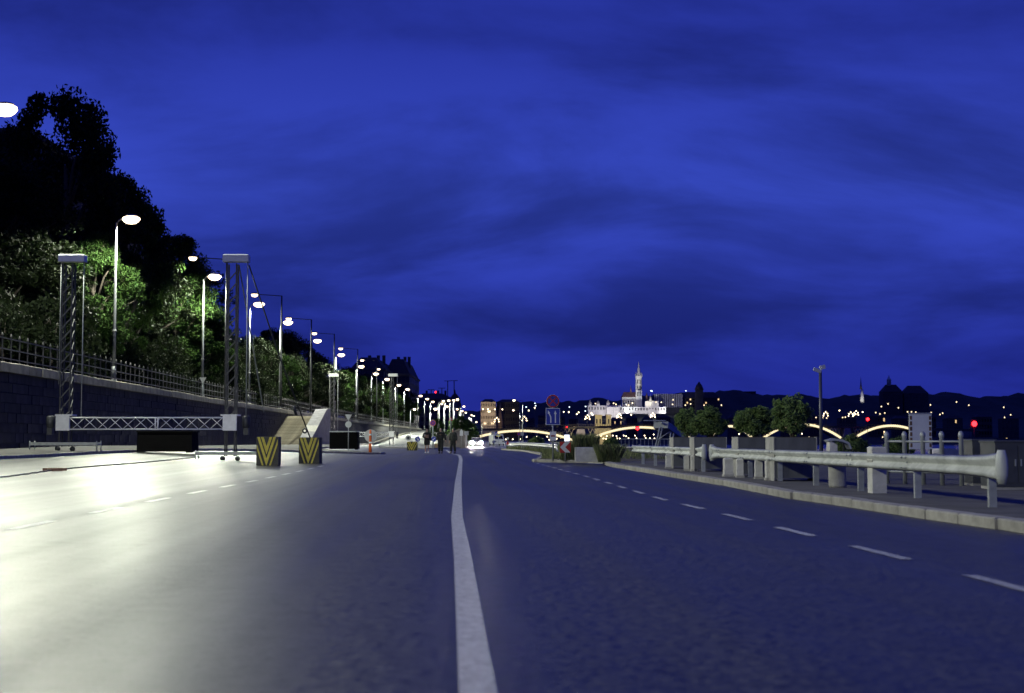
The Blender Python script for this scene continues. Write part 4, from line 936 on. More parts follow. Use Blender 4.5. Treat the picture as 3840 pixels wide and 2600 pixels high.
# concrete planter on the island
b2 = on(2203, 1732, .11); t = empty('concrete_planter', b2, R(2), 'pale square concrete planter with wild grass beside the chevron sign', 'planter')
b = MB(); b.box(-.45, .45, 0, .9, 0, .58, .02); b.build('tub', M_CONCW, t); b = MB(); b.box(-.40, .40, .05, .85, .581, .60); b.build('soil', M_SOIL, t)
for k in (-1, 1): b = MB(); b.box(k * .45 - .02, k * .45 + .012 * k + .02, -.008, .02, .0, .56); b.build('corner_rib', M_CONCW, t)
def tuft(seed, n, rx, ry, h, lean=.35):
    r = np.random.default_rng(seed); base = np.stack([r.uniform(-rx, rx, n), r.uniform(-ry, ry, n), np.zeros(n)], 1); hh = h * r.uniform(.35, 1.05, n); an = r.uniform(0, 6.28, n); w = r.uniform(.008, .02, n)
    d = np.stack([np.cos(an), np.sin(an), np.zeros(n)], 1); pd = np.stack([-np.sin(an), np.cos(an), np.zeros(n)], 1) * w[:, None]; ln = (lean * hh * r.uniform(.2, 1, n))[:, None]
    v = np.stack([base - pd, base + pd, base + d * ln * .4 + np.array([0, 0, 1]) * hh[:, None] * .6 + pd * .7, base + d * ln + np.array([0, 0, 1]) * hh[:, None]], 1).reshape(-1, 3)
    me = bpy.data.meshes.new('blades'); me.vertices.add(4 * n); me.vertices.foreach_set('co', v.ravel()); me.loops.add(4 * n); me.loops.foreach_set('vertex_index', np.arange(4 * n)); me.polygons.add(n)
    me.polygons.foreach_set('loop_start', np.arange(0, 4 * n, 4)); me.polygons.foreach_set('loop_total', np.full(n, 4)); me.update(calc_edges=True); me.materials.append(LEAF_G); return me
o = link('ornamental_grass', tuft(61, 1500, .5, .42, .55), None, None, (b2.x - .05, b2.y + .45, .70)); tag(o, 'wild grass tuft growing out of the pale concrete planter', 'grass')
sh = on(2286, 1733, .11); o = empty('lavender_shrub', (sh.x, sh.y + .4, .11), 0, 'dark spiky shrub right of the pale concrete planter', 'shrub')
link('foliage', tuft(62, 2600, .42, .42, .72, .55), None, o); stm = MB(); stm.tube([(0, 0, 0), (.05, 0, .3)], .03, 6); stm.build('stem', M_BARK, o)
o = link('island_shrub', tuft(63, 1800, .5, .3, .85, .4), None, None, (2.6, 61.4, .11)); tag(o, 'grassy shrub behind the red and white chevron sign', 'shrub')
# verge grass
n = 9000; r = np.random.default_rng(8); vy = 61.2 + (158 - 61.2) * r.random(n) ** 1.3; fx = lerp_pts([(2.2, 61), (1.15, 62.6), (1.4, 66), (1.8, 75), (2.1, 90), (1.8, 100), (1.1, 118), (-.3, 135), (-.7, 140), (0, 147), (3, 158)])
vx = np.array([fx(y) for y in vy]) + .15 + 5 * r.random(n) ** 2; vz = np.array([gz(0, y) for y in vy]) + .108
hh = .34 * r.uniform(.3, 1, n) * (1 + .6 * np.sin(vy * .7) * np.sin(vx * 1.3)); an = r.uniform(0, 6.28, n); wv = .014 * (1 + vy / 120)
base = np.stack([vx, vy, vz], 1); pd = np.stack([np.cos(an) * wv, np.sin(an) * wv, 0 * an], 1); tip = base + np.stack([np.sin(an) * hh * .4, np.cos(an) * hh * .4, hh], 1)
v = np.stack([base - pd, base + pd, (base + tip) / 2 + pd * .7, tip], 1).reshape(-1, 3); me = bpy.data.meshes.new('verge_grass'); me.vertices.add(4 * n); me.vertices.foreach_set('co', v.ravel()); me.loops.add(4 * n); me.loops.foreach_set('vertex_index', np.arange(4 * n)); me.polygons.add(n)
me.polygons.foreach_set('loop_start', np.arange(0, 4 * n, 4)); me.polygons.foreach_set('loop_total', np.full(n, 4)); me.update(calc_edges=True); me.materials.append(LEAF_G)
tag(link('verge_grass', me), 'rough grass growing on the island behind its kerb', 'grass', kind='stuff')
for i, (px, yt, Y, s) in enumerate([(2012, 1638, 150, 1.3), (1985, 1655, 160, 1.0), (2290, 1640, 92, .9), (3195, 1632, 60, 1.1), (3375, 1640, 55, 1.0)]):
    zb = gz(5, Y) + .1; hp = P(px, yt, Y); o = empty('round_shrub', (hp.x, Y, zb), i, ['dark shrub on the island behind the curving guardrail', 'low shrub left of the dark island shrub', 'dark shrub behind the concrete planter', 'dark shrub behind the litter bin hood', 'dark shrub beside the white info board'][i], 'shrub'); o.scale = (s * 1.3, s * 1.3, hp.z - zb); link('foliage', BUSH[2], None, o); link('stems', BST, None, o)
# metal railing between promenade and landing stage
Y0, Y1 = 88, 60; pa_, pb_ = P(2330, 1690, 88), P(2520, 1690, 88)
t = empty('river_railing', (pa_.x, 88, .1), 0, 'thin grey metal railing above the river behind the far guardrail', 'railing'); L_ = pb_.x - pa_.x; pm = MB(); pm.bar((0, 0, 0), (0, 0, .92), .022); pme = pm.mesh('baluster'); pme.materials.append(M_GALV2)
for k in range(14): link('baluster', pme, None, t, (L_ * k / 13, 0, 0))
for z in (.12, .92): b = MB(); b.bar((0, 0, z), (L_, 0, z), .04); b.build('rail', M_GALV2, t)
# landing stage gangway
Y = 150; a, c = P(2478, 1583, Y), P(2575, 1632, Y); t = empty('gangway', (a.x, Y, -4), 0, 'grey covered gangway on slanting steel legs by the river', 'gangway'); O = Vector((a.x, Y, -4))
b = MB(); d = c - a
b.bar(Vector((0, 0, a.z + 4 - .3)), Vector((d.x, 6, c.z + 4 - .3)), 1.6, .7); b.build('canopy', M_GALV2, t)
b = MB(); b.tube([(0, -.8, a.z + 3.9), (d.x, 5.2, c.z + 3.9)], .12, 8); b.build('edge_tube', M_GALV, t)
for px_t, px_b in ((2475, 2458), (2484, 2466), (2516, 2510), (2527, 2518)):
    b = MB(); q0 = P(px_t, 1600 + (px_t - 2475) * .5, Y - .5) - O; q1 = P(px_b, 1675, Y - .5) - O; b.tube([q1, q0], .07, 6); b.build('leg', M_GALV, t)
b = MB(); q0 = P(2468, 1648, Y - .6) - O; q1 = P(2512, 1620, Y - .6) - O; b.tube([q0, q1], .05, 6); b.build('brace', M_GALV, t)
b = MB(); b.box(-1.8, .5, -.1, .1, a.z + 4.1, a.z + 4.2); b.build('jib', M_GALV, t)
# moored boat and white tent at the right
Y = 120; a, c = P(3530, 1690, Y), P(3625, 1634, Y); t = empty('moored_boat', (a.x, Y, -4.5), 0, 'pale moored boat roof seen beyond the bollard fence', 'boat'); w = c.x - a.x
b = MB(); b.prism_y([(-.5, 0), (w + 4, 0), (w + 5, 1.8), (-1.2, 1.8)], 0, 5); b.build('hull', M_DSTEEL, t); b = MB(); b.prism_y([(0, 1.81), (w + 2, 1.81), (w + 1.2, 4.2), (w * .5, 4.72), (.2, 4.72)], .5, 4.5); b.build('cabin', M_BACK, t)
for k in range(3): b = MB(); b.box(.4 + k * .8, .95 + k * .8, .47, .52, 3.0, 3.9); b.build('window', M_GLASS, t)

# ================================================================== people
def skin(name, verts, edges, radii, m, parent, sub=1):
    me = bpy.data.meshes.new(name); me.from_pydata(verts, edges, []); o = link(name, me, m, parent)
    md = o.modifiers.new('skin', 'SKIN'); md.use_smooth_shade = True
    for i, r_ in enumerate(radii):
        sv = me.skin_vertices[0].data[i]; sv.radius = (r_, r_) if not isinstance(r_, tuple) else r_; sv.use_root = (i == 0)
    o.modifiers.new('sub', 'SUBSURF').levels = sub; o.modifiers['sub'].render_levels = sub; return o
M_SKIN = mat('skin', (.42, .26, .19), .55, var=.1); M_CLB = mat('black_cloth', (.010, .010, .011), .85, var=.3, scale=8); M_CLP = mat('camo_cloth', (.022, .025, .022), .85, var=.85, scale=14); M_CLT = mat('dark_trousers', (.016, .018, .017), .85, var=.3, scale=8); M_SHOEW = mat('white_shoe', (.75, .75, .75), .5, var=.1); M_SHOED = mat('dark_shoe', (.015, .015, .015), .5, var=.1); M_HAIR = mat('hair', (.02, .015, .012), .6, var=.3, scale=20)
def person(loc, H, stride, armL, armR, label, jacket, legs, shoe, shorts=False, turn=0, long_hair=False, rz=0):
    """faces -y; left/right as seen from the camera"""
    s = H / 1.76; t = empty('person', loc, rz, label, 'person', 'three people walking on the road'); t.scale = (s, s, s)
    V = []; E = []; Rd = []
    def v(p, r_): V.append(p); Rd.append(r_); return len(V) - 1
    def chain(i, lst):
        for p, r_ in lst: j = v(p, r_); E.append((i, j)); i = j
        return i
    hip = v((0, 0, .95), (.13, .10)); ch_ = chain(hip, [((0, 0, 1.12), (.12, .09)), ((0, .0, 1.32), (.155, .10)), ((0, .0, 1.45), (.09, .07))]); chain(ch_, [((0, -.01, 1.52), .052), ((0, -.015, 1.60), (.072, .088)), ((0, -.01, 1.68), (.074, .09)), ((0, 0, 1.74), (.05, .06))])
    arms = []
    for sx, (el, ha) in ((-1, armL), (1, armR)):
        sh_ = (sx * .19, 0, 1.41); j = chain(ch_, [(sh_, .06), (el, .045), (ha, .033)]); E_dir = (Vector(ha) - Vector(el)).normalized(); pm_ = Vector(ha) + E_dir * .07; pj = chain(j, [(tuple(pm_), (.04, .02))])
        for f in range(4): fb = pm_ + Vector(((f - 1.5) * .018 * .6, (f - 1.5) * .018, 0)); chain(pj, [(tuple(fb + E_dir * .045), .009), (tuple(fb + E_dir * (.085 - .008 * abs(f - 1.3)) + Vector((0, -.012, 0))), .007)])
        chain(j, [(tuple(Vector(ha) + E_dir * .06 + Vector((-sx * .015, -.045, 0))), .009)])
        arms.append((sh_, el, ha))
    feet = []
    for sx, fy in ((-1, stride), (1, -stride)):
        kn = (sx * .10, -.05 - abs(fy) * .2 + fy * .5, .52); an_ = (sx * .10, fy, .10); chain(hip, [((sx * .09, 0, .90), .085), (kn, .055), ((sx * .1, (kn[1] + an_[1]) / 2 + .02, .34), .052), (an_, .038), ((sx * .11, fy - .12, .045), (.035, .03))]); feet.append((kn, an_, sx, fy))
    skin('body', V, E, Rd, M_SKIN, t, 1)
    # jacket
    V2 = [(0, 0, .80), (0, 0, 1.10), (0, 0, 1.33), (0, 0, 1.46), (0, .0, 1.53)]; E2 = [(0, 1), (1, 2), (2, 3), (3, 4)]; R2 = [(.24, .19), (.215, .17), (.225, .165), (.15, .11), (.08, .08)]
    for sh_, el, ha in arms:
        k = len(V2); wr = tuple(Vector(el).lerp(Vector(ha), .88)); V2 += [sh_, el, wr]; E2 += [(3, k), (k, k + 1), (k + 1, k + 2)]; R2 += [.105, .085, .07]
    skin('jacket', V2, E2, R2, jacket, t)
    V3 = [(0, 0, 1.06)]; E3 = []; R3 = [(.17, .14)]
    for kn, an_, sx, fy in feet:
        k = len(V3)
        if shorts: V3 += [(sx * .09, 0, .88), tuple(Vector((sx * .09, 0, .9)).lerp(Vector(kn), .9))]; E3 += [(0, k), (k, k + 1)]; R3 += [.15, .125]
        else: V3 += [(sx * .09, 0, .88), kn, (an_[0], an_[1], .12)]; E3 += [(0, k), (k, k + 1), (k + 1, k + 2)]; R3 += [.145, .105, .088]
    skin('shorts' if shorts else 'trousers', V3, E3, R3, legs, t)
    for kn, an_, sx, fy in feet: skin('shoe', [(an_[0], an_[1] + .04, .06), (an_[0], an_[1] - .06, .055), (an_[0] + sx * .01, an_[1] - .19, .045)], [(0, 1), (1, 2)], [(.065, .06), (.07, .065), (.06, .05)], shoe, t)
    hv = [(0, .02, 1.77), (0, .05, 1.70), (0, .06, 1.60 if not long_hair else 1.45)]; skin('hair', hv, [(0, 1), (1, 2)], [(.07, .06), (.082, .07), (.075 if long_hair else .05, .045)], M_HAIR, t)
    fb = MB()
    for sx in (-1, 1): fb.obox(Matrix.Translation((sx * .03, -.105, 1.655)), .011, .006, .006)
    fb.build('eyes', M_HAIR, t); fb = MB(); fb.quadmesh([(-.013, -.10, 1.60), (.013, -.10, 1.60), (0, -.127, 1.607), (0, -.10, 1.65)], [(0, 1, 2), (1, 3, 2), (3, 0, 2), (0, 3, 1)]); fb.build('nose', M_SKIN, t)
    fb = MB(); fb.obox(Matrix.Translation((0, -.098, 1.572)), .022, .004, .004); fb.build('mouth', M_RED, t)
    return t
p1 = on(1602, 1700); person(p1, 1.74, .06, ((-.27, -.06, 1.15), (-.15, -.26, 1.22)), ((.26, .02, 1.12), (.29, -.05, .86)), 'person in black jacket and shorts with white shoes holding a pale drink', M_CLB, M_CLB, M_SHOEW, True)
b = MB(); b.lathe([(.03, 0), (.042, .13), (.045, .135)], 10); o = b.build('drink_cup', M_SHOEW, None, (p1.x - .14, p1.y - .34, p1.z + 1.2)); tag(o, 'pale cup held by the person in shorts', 'cup')
p2 = on(1653, 1701); person(p2, 1.76, .16, ((-.26, .0, 1.13), (-.27, -.10, .87)), ((.30, .04, 1.14), (.36, .0, .88)), 'middle walker in dark patterned jacket and dark trousers', M_CLP, M_CLT, M_SHOED)
p3 = on(1700, 1701); person(p3, 1.72, -.12, ((-.25, .02, 1.13), (-.27, -.06, .87)), ((.26, .02, 1.12), (.27, -.04, .86)), 'walker nearest the car in dark jacket with long dark hair', M_CLP, M_CLT, M_SHOED, long_hair=True, rz=R(-25))
t = empty('paper_bag', (p2.x - .30, p2.y - .1, p2.z + .40), 0, 'tan paper bag held by the middle walker', 'bag'); b = MB(); b.quadmesh([(-.1, -.05, 0), (.1, -.05, 0), (.1, .05, 0), (-.1, .05, 0), (-.11, -.04, .30), (.11, -.04, .30), (.11, .04, .30), (-.11, .04, .30)], [(3, 2, 1, 0), (0, 1, 5, 4), (1, 2, 6, 5), (2, 3, 7, 6), (3, 0, 4, 7)]); b.build('bag_body', mat('kraft_paper', (.32, .22, .12), .8, var=.2), t); b = MB(); b.tube([(-.05, 0, .28), (-.03, 0, .4), (.03, 0, .4), (.05, 0, .28)], .006, 5); b.build('handle', M_SHOED, t)

# ================================================================== car
def car(loc, rz, label, m, hl=True, name='parked_car'):
    t = empty(name, loc, rz, label, 'car'); W2 = .88
    prof = [(-2.05, .32), (-2.1, .55), (-2.02, .72), (-1.1, .92), (1.75, .95), (2.0, .85), (2.05, .5), (2.0, .3)]     # (y,z), front at -y
    b = MB(); n = len(prof); vs = []
    for x, k in ((-W2, .97), (-W2 * .93, 1.0), (W2 * .93, 1.0), (W2, .97)):
        for (y_, z_) in prof: vs.append((x, y_ * (k if abs(x) > W2 * .95 else 1.0) , z_ if z_ < .5 else z_ * (1 if abs(x) < W2 * .95 else .97)))
    fs = [(i * n + k, i * n + (k + 1) % n, (i + 1) * n + (k + 1) % n, (i + 1) * n + k) for i in range(3) for k in range(n)] + [tuple(range(n)), tuple(3 * n + k for k in range(n - 1, -1, -1))]
    b.quadmesh(vs, fs); bo = b.build('body', m, t); bo.modifiers.new('bevel', 'BEVEL').width = .05
    b = MB(); g_ = [(-1.15, .915), (-.45, 1.40), (.95, 1.44), (1.72, .94)]; vs = []
    for x, dx in ((-1, 0), (1, 0)):
        for (y_, z_) in g_: vs.append((x * (W2 * .90 if z_ < 1 else W2 * .70), y_, z_))
    b.quadmesh(vs, [(0, 1, 2, 3), (7, 6, 5, 4), (0, 4, 5, 1), (1, 5, 6, 2), (2, 6, 7, 3)]); b.build('cabin_glass', M_GLASS, t)
    b = MB(); b.box(-W2 * .70, W2 * .70, -.42, .95, 1.40, 1.46, .02); b.build('roof', m, t)
    for x in (-1, 1):
        for (ya, za, yb_, zb_) in ((-1.15, .92, -.45, 1.40), (.95, 1.44, 1.72, .94)):
            pb_ = MB(); pb_.bar((x * W2 * .905, ya if za < 1 else ya, za) if za < 1 else (x * W2 * .705, ya, za), (x * W2 * .705, yb_, zb_) if zb_ > 1 else (x * W2 * .905, yb_, zb_), .05); pb_.build('pillar', m, t)
        for y_ in (-1.3, 1.3):
            wb = MB(); wb.tube([(x * (W2 - .2), y_, .31), (x * (W2 + .01), y_, .31)], .31, 18); wo = wb.build('wheel', M_SHOED, t); wb = MB(); wb.tube([(x * (W2 + .011), y_, .31), (x * (W2 + .02), y_, .31)], .19, 14); wb.build('rim', M_GALV2, wo)
        mb_ = MB(); mb_.box(min(x * W2, x * (W2 + .18)), max(x * W2, x * (W2 + .18)), -.75, -.65, .92, 1.05, .02); mb_.build('mirror', m, t)
        hb = MB(); hb.lathe([(.05, -.0), (.17, .04), (.22, .13), (.17, .22), (.05, .26)], 12, (x * .64, -2.08, .50), 1.15, .55); hb.build('headlight', emit('headlight_glow', (1, .90, .86), 6000) if hl else M_GLASS, t)
    b = MB(); b.box(-.45, .45, -2.13, -2.08, .36, .52); b.build('grille', M_DSTEEL, t); b = MB(); b.box(-.26, .26, -2.15, -2.135, .40, .50); b.build('number_plate', M_WHITE, t)
    if hl:
        for x in (-.66, .66):
            l = bpy.data.lights.new('beam', 'SPOT'); l.energy = 2200; l.spot_size = R(42); l.spot_blend = .8; l.shadow_soft_size = .12; l.color = (1, .93, .88); lo = bpy.data.objects.new('beam', l); COL.objects.link(lo); lo.parent = t; lo.location = (x, -2.25, .66); lo.rotation_euler = (R(88.2), 0, math.pi)
    return t
cp_ = P(1785, 1666, 215); car((cp_.x, 217, gz(-5, 215)), R(3), 'oncoming car with two glaring headlights on the wet looking road', mat('car_grey', (.10, .10, .11), .3, .3, var=.05, coat=.5), name='oncoming_car')
# white van farther on
Y = 262; p = P(1872, 1668, Y); t = empty('white_van', (p.x, Y, gz(0, Y)), R(12), 'white van parked beyond the car near the bridge', 'van')
b = MB(); b.prism_y([(-.95, .3), (.95, .3), (.95, 1.9), (.85, 2.1), (-.85, 2.1), (-.95, 1.9)], .9, 5); b.build('body', M_WHITE, t)
b = MB(); b.quadmesh([(-.95, 0, .3), (.95, 0, .3), (.95, .9, .3), (-.95, .9, .3), (-.93, -.02, 1.05), (.93, -.02, 1.05), (.88, .9, 1.95), (-.88, .9, 1.95)], [(0, 1, 5, 4), (4, 5, 6, 7), (1, 2, 6, 5), (3, 0, 4, 7), (3, 2, 1, 0)]); b.build('bonnet', M_WHITE, t)
b = MB(); b.quadmesh([(-.8, .09, 1.17), (.8, .09, 1.17), (.75, .78, 1.86), (-.75, .78, 1.86)], [(0, 1, 2, 3)]); b.build('windscreen', M_GLASS, t)
for x in (-.9, .9):
    for y_ in (.8, 4.2): wb = MB(); wb.tube([(x - .1, y_, .33), (x + .1, y_, .33)], .33, 14); wb.build('wheel', M_SHOED, t)
for x in (-.7, .7): b = MB(); b.box(x - .13, x + .13, -.06, -.025, .7, .88); b.build('headlight', M_GLASS, t)

# ================================================================== bridge
YB = 900
br = empty('bridge', (0, YB, 0), 0, 'long dark arch bridge with strings of lights along its arches', 'bridge'); m1x = FPX / YB
M_BR = mat('bridge_steel', (.09, .085, .06), .7, var=.3, scale=.2); M_PIER = mat('bridge_stone', (.28, .26, .25), .85, var=.3, scale=.3)
bx = lambda px: (px - 1920) / m1x; bz_ = lambda py: P(1920, py, YB).z
deck = [(1700, 1612), (1795, 1608), (1960, 1604), (2140, 1601), (2390, 1594), (2660, 1590), (2950, 1594), (3170, 1598), (3400, 1604), (3700, 1610)]
b = MB()
for (a, ya), (c, yc) in zip(deck[:-1], deck[1:]):
    b.quadmesh([(bx(a), 0, bz_(ya + 8)), (bx(c), 0, bz_(yc + 8)), (bx(c), 0, bz_(yc)), (bx(a), 0, bz_(ya)), (bx(a), 22, bz_(ya + 8)), (bx(c), 22, bz_(yc + 8)), (bx(c), 22, bz_(yc)), (bx(a), 22, bz_(ya))], [(0, 1, 2, 3), (4, 7, 6, 5), (0, 4, 5, 1), (3, 2, 6, 7)])
b.build('deck', M_BR, br)
dk = lambda px: float(np.interp(px, [d[0] for d in deck], [d[1] for d in deck]))
b = MB()
for px in range(1800, 3420, 9): b.box(bx(px) - .12, bx(px) + .12, -.1, .1, bz_(dk(px)), bz_(dk(px) - 7))
for (a, ya), (c, yc) in zip(deck[:-1], deck[1:]): b.bar((bx(a), 0, bz_(ya - 7)), (bx(c), 0, bz_(yc - 7)), .25)
b.build('parapet_railing', M_BR, br)
arches = [(1755, 2150, 1616, 1652), (2205, 2600, 1603, 1650), (2655, 2820, 1599, 1645), (2860, 3150, 1592, 1643), (3198, 3480, 1597, 1645)]
for (xa, xb_, yp, ysp) in arches:
    xm = (xa + xb_) / 2; b = MB(); n = 26; pts = []
    for i in range(n + 1):
        u = -1 + 2 * i / n; px = xm + u * (xb_ - xa) / 2; py = yp + (ysp - yp) * u * u; pts.append((px, py))
    for y_ in (0, 20):
        for (p0, p1_) in zip(pts[:-1], pts[1:]): b.bar((bx(p0[0]), y_, bz_(p0[1])), (bx(p1_[0]), y_, bz_(p1_[1])), .9, 1.1)
    ar = b.build('arch', M_BR, br)
    lb = MB()
    for (p0, p1_) in zip(pts[:-1], pts[1:]):
        if p0[0] < 1790: continue
        lb.bar((bx(p0[0]), -.75, bz_(p0[1])), (bx(p1_[0]), -.75, bz_(p1_[1])), .5, 1.35)
    lb.build('arch_light_string', M_ARCHL, ar)
    sp_ = MB()
    for i in range(n):
        p0, p1_ = pts[i], pts[i + 1]
        if dk(p0[0]) + 9 < min(p0[1], p1_[1]) - 3:
            sp_.bar((bx(p0[0]), -.2, bz_(p0[1])), (bx(p1_[0]), -.2, bz_(dk(p1_[0]) + 8)), .28); sp_.bar((bx(p0[0]), -.2, bz_(dk(p0[0]) + 8)), (bx(p1_[0]), -.2, bz_(p1_[1])), .28)
    sp_.build('spandrel_lattice', mat('lattice_steel', (.5, .45, .25), .6, var=.1), ar)
for (xa, xb_) in ((2152, 2203), (2602, 2653), (2822, 2858), (3152, 3196)):
    b = MB(); b.box(bx(xa), bx(xb_), -3, 25, -6, bz_(1640)); b.prism_y([(bx(xa) + 1, bz_(1640)), (bx(xb_) - 1, bz_(1640)), (bx(xb_) - 2, bz_(dk(xa) + 9)), (bx(xa) + 2, bz_(dk(xa) + 9))], -2, 24); b.build('pier', M_PIER, br)
b = MB(); b.box(bx(1640), bx(1790), -2, 26, -1.5, bz_(1614)); b.build('abutment', M_PIER, br)
# floodlight on the visible pier
lf = spot('pier_light', br, (bx(2178), -16, 0), 9000, 0, R(70), (1, .85, .6), .5); lf.rotation_euler = (R(125), 0, 0)

def globe_cluster(px, py, Y, label, n=5, group='lantern clusters on the bridge', r=.36):
    p = P(px, py, Y); zb = P(px, dk(px), Y).z; t = empty('bridge_lantern', (p.x, Y - .4, zb), 0, label, 'lantern', group); h = p.z - zb
    b = MB(); b.tube([(0, 0, 0), (0, 0, h + 1.2)], .12, 6); b.build('post', M_DSTEEL, t)
    offs = [(0, 1.6), (-1.1, .55), (1.1, .55), (-1.45, -.75), (1.35, -.8), (-.3, -.3), (.55, 1.35)][:n]
    for (dx, dz_) in offs:
        b = MB(); b.lathe([(r * .3, -r), (r * .85, -r * .5), (r, 0), (r * .85, r * .5), (r * .3, r)], 10, (dx, 0, h + dz_)); b.build('globe', M_GLOBE, t)
        b = MB(); b.bar((0, 0, h - 1.2), (dx, 0, h + dz_ - r), .1); b.build('bracket', M_DSTEEL, t)
for i, (px, py, n) in enumerate([(1863, 1577, 5), (1967, 1573, 5), (2203, 1567, 6), (2322, 1562, 7), (2448, 1560, 6), (3096, 1555, 5), (3190, 1556, 5), (3210, 1552, 6)]):
    globe_cluster(px, py, YB, 'cluster of glowing globe lanterns on the bridge, ' + ORD[i] + ' from its left end', n)

def light_post(px, py, Y, zb, label, group, m=M_GLOBE, r=.5, name='far_lamp'):
    p = P(px, py, Y); t = empty(name, (p.x, Y, zb), 0, label, 'street lamp', group); h = max(1.0, p.z - zb)
    b = MB(); b.tube([(0, 0, 0), (0, 0, h - r * .8)], [.14, .08], 5); b.build('post', M_DSTEEL, t); b = MB(); b.lathe([(r * .35, -r), (r * .87, -r * .5), (r, 0), (r * .87, r * .5), (r * .35, r)], 10, (0, 0, h)); b.build('globe', m, t)
for i, (px, py) in enumerate(sorted([(1811, 1535), (1830, 1535), (1856, 1536), (1884, 1536), (2114, 1545), (2133, 1546), (2163, 1554), (2170, 1547), (2218, 1550), (2222, 1556), (2367, 1556), (2560, 1554), (2005, 1530), (1983, 1540), (3148, 1540), (3235, 1546)])):
    light_post(px, py, 1180, -.9 if px < 2400 else -4, f'glowing street lamp above the bridge deck on the dark bank, {ORD[i]} from left', 'lamps on the bank beyond the bridge', r=.5)
for i, (px, py) in enumerate(sorted([(1843, 1649), (1878, 1648), (1897, 1648), (1923, 1648), (1951, 1647), (1975, 1639), (2013, 1638), (2005, 1647), (2022, 1650), (2034, 1647), (2052, 1638), (2060, 1650), (2088, 1646), (2243, 1635), (2253, 1635), (2263, 1645), (2273, 1646), (2276, 1636), (2298, 1634), (2312, 1636), (2314, 1645), (2324, 1645), (2339, 1634), (2348, 1636), (2357, 1644), (2381, 1634), (2387, 1644), (2417, 1634), (2421, 1643), (2437, 1644), (2451, 1630), (2454, 1645), (2557, 1643), (2772, 1628), (3007, 1627), (3033, 1641)])):
    light_post(px, py, 1080, -.9 if px < 2100 else -4.4, f'tiny glowing globe lamp seen below the bridge arches, {ORD[i]} from left', 'globe lamps seen below the bridge', r=.42, name='quay_globe_lamp')
# traffic light and red lamps
def red_lamp(px, py, Y, zb, r, label):
    p = P(px, py, Y); t = empty('red_signal', (p.x, Y, zb), 0, label, 'signal light', 'red navigation signals'); h = p.z - zb
    b = MB(); b.tube([(0, 0, 0), (0, 0, h)], r * .18, 6); b.build('post', M_DSTEEL, t); b = MB(); b.box(-r * 1.2, r * 1.2, .05, .4, h - r * 1.6, h + r * 1.6); b.build('housing', M_DSTEEL, t); b = MB(); b.lathe([(r * .4, -r), (r * .9, -r * .5), (r, 0), (r * .9, r * .5), (r * .4, r)], 12, (0, -r * .6, h), 1, .5); b.build('lens', M_REDL, t)
red_lamp(2390, 1607, YB - 4, -4, 1.0, 'red navigation light at the crown of the bridge arch'); red_lamp(3253, 1573, YB - 4, -4, .95, 'red navigation light on the right end of the bridge'); red_lamp(3652, 1590, 300, -4.4, .55, 'large red navigation light over the river by the right edge')
red_lamp(1634, 1471, 700, ZC, .4, 'small red warning light above the far quay trees'); red_lamp(2125, 1602, YB - 1, 6, .35, 'tiny red tail light on the bridge deck')

# ================================================================== far bank: hill, church, town
RIDGE = [(1300, 1575), (1500, 1560), (1750, 1542), (1860, 1528), (1960, 1514), (2050, 1508), (2150, 1500), (2240, 1494), (2300, 1503), (2400, 1486), (2500, 1480), (2620, 1472), (2750, 1466), (2830, 1484), (2900, 1477), (3000, 1486), (3100, 1493), (3180, 1480), (3280, 1484), (3330, 1472), (3480, 1474), (3560, 1474), (3650, 1496), (3720, 1492), (3800, 1482), (3950, 1476), (4300, 1490)]
YR = 3100
def ridge_z(x): px = 1920 + x / YR * FPX; py = float(np.interp(px, [r_[0] for r_ in RIDGE], [r_[1] for r_ in RIDGE])); return 1 + (1648 - py) * YR / FPX
rows = []
for Y, f in ((1480, -.06), (1600, .02), (1800, .10), (2050, .2), (2300, .26), (2500, .33), (2620, .385), (2760, .60), (2900, .8), (3000, .94), (3100, 1.0), (3250, .9), (3500, .6)):
    r = []
    for i in range(170):
        x = -420 + i * 10.5; z = ridge_z(x) * f
        if f > .05: z += 9 * f * (mn.fractal(Vector((x * .018, Y * .018, 0)), 1.0, 2.0, 4)) + 2.5 * f * random.uniform(-1, 1)
        r.append((x, Y, z))
    rows.append(r)
strip_mesh(rows, 'hill', mat('wooded_hill', (.022, .028, .018), .95, var=.5, scale=.05))

YC = 2700; s27 = YC / FPX
M_LIME = mat('limestone', (.62, .60, .56), .85, var=.15, scale=.1); M_ROOFT = mat('tile_roof', (.22, .12, .08), .8, var=.3, scale=.2); M_DTOWN = mat('dark_town_wall', (.05, .05, .052), .9, var=.3, scale=.1)
def pb(b, x0, x1, y_top, y_bot, Y, d, dy=0): a = P(x0, y_bot, Y); c = P(x1, y_top, Y); b.box(a.x, c.x, Y + dy, Y + dy + d, a.z, c.z); return b
def flood(px, py, Y, power, col, tx, ty, tY, size=R(80)):
    l = bpy.data.lights.new('floodlight', 'SPOT'); l.energy = power; l.color = col; l.spot_size = size; l.spot_blend = .6; l.shadow_soft_size = 1.0; o = bpy.data.objects.new('floodlight', l); COL.objects.link(o); o.location = P(px, py, Y); d = P(tx, ty, tY) - o.location; o.rotation_euler = d.to_track_quat('-Z', 'Y').to_euler(); return o
chh = empty('church', P(2395, 1535, YC), 0, 'floodlit gothic church with tall pointed tower on the hill', 'church')
def cpart(b, n, m, par=None):
    for i, v in enumerate(b.v): b.v[i] = tuple(Vector(v) - chh.location)
    return b.build(n, m, par or chh)
b = MB(); pb(b, 2385, 2407, 1462, 1540, YC, 12); tw = cpart(b, 'tower', M_LIME)
b = MB(); c = P(2396, 1462, YC); b.lathe([(6.2, 0), (6.0, 14), (5.9, 24), (6.5, 25), (6.5, 27)], 8, (c.x, YC + 6, c.z)); cpart(b, 'belfry', M_LIME, tw)
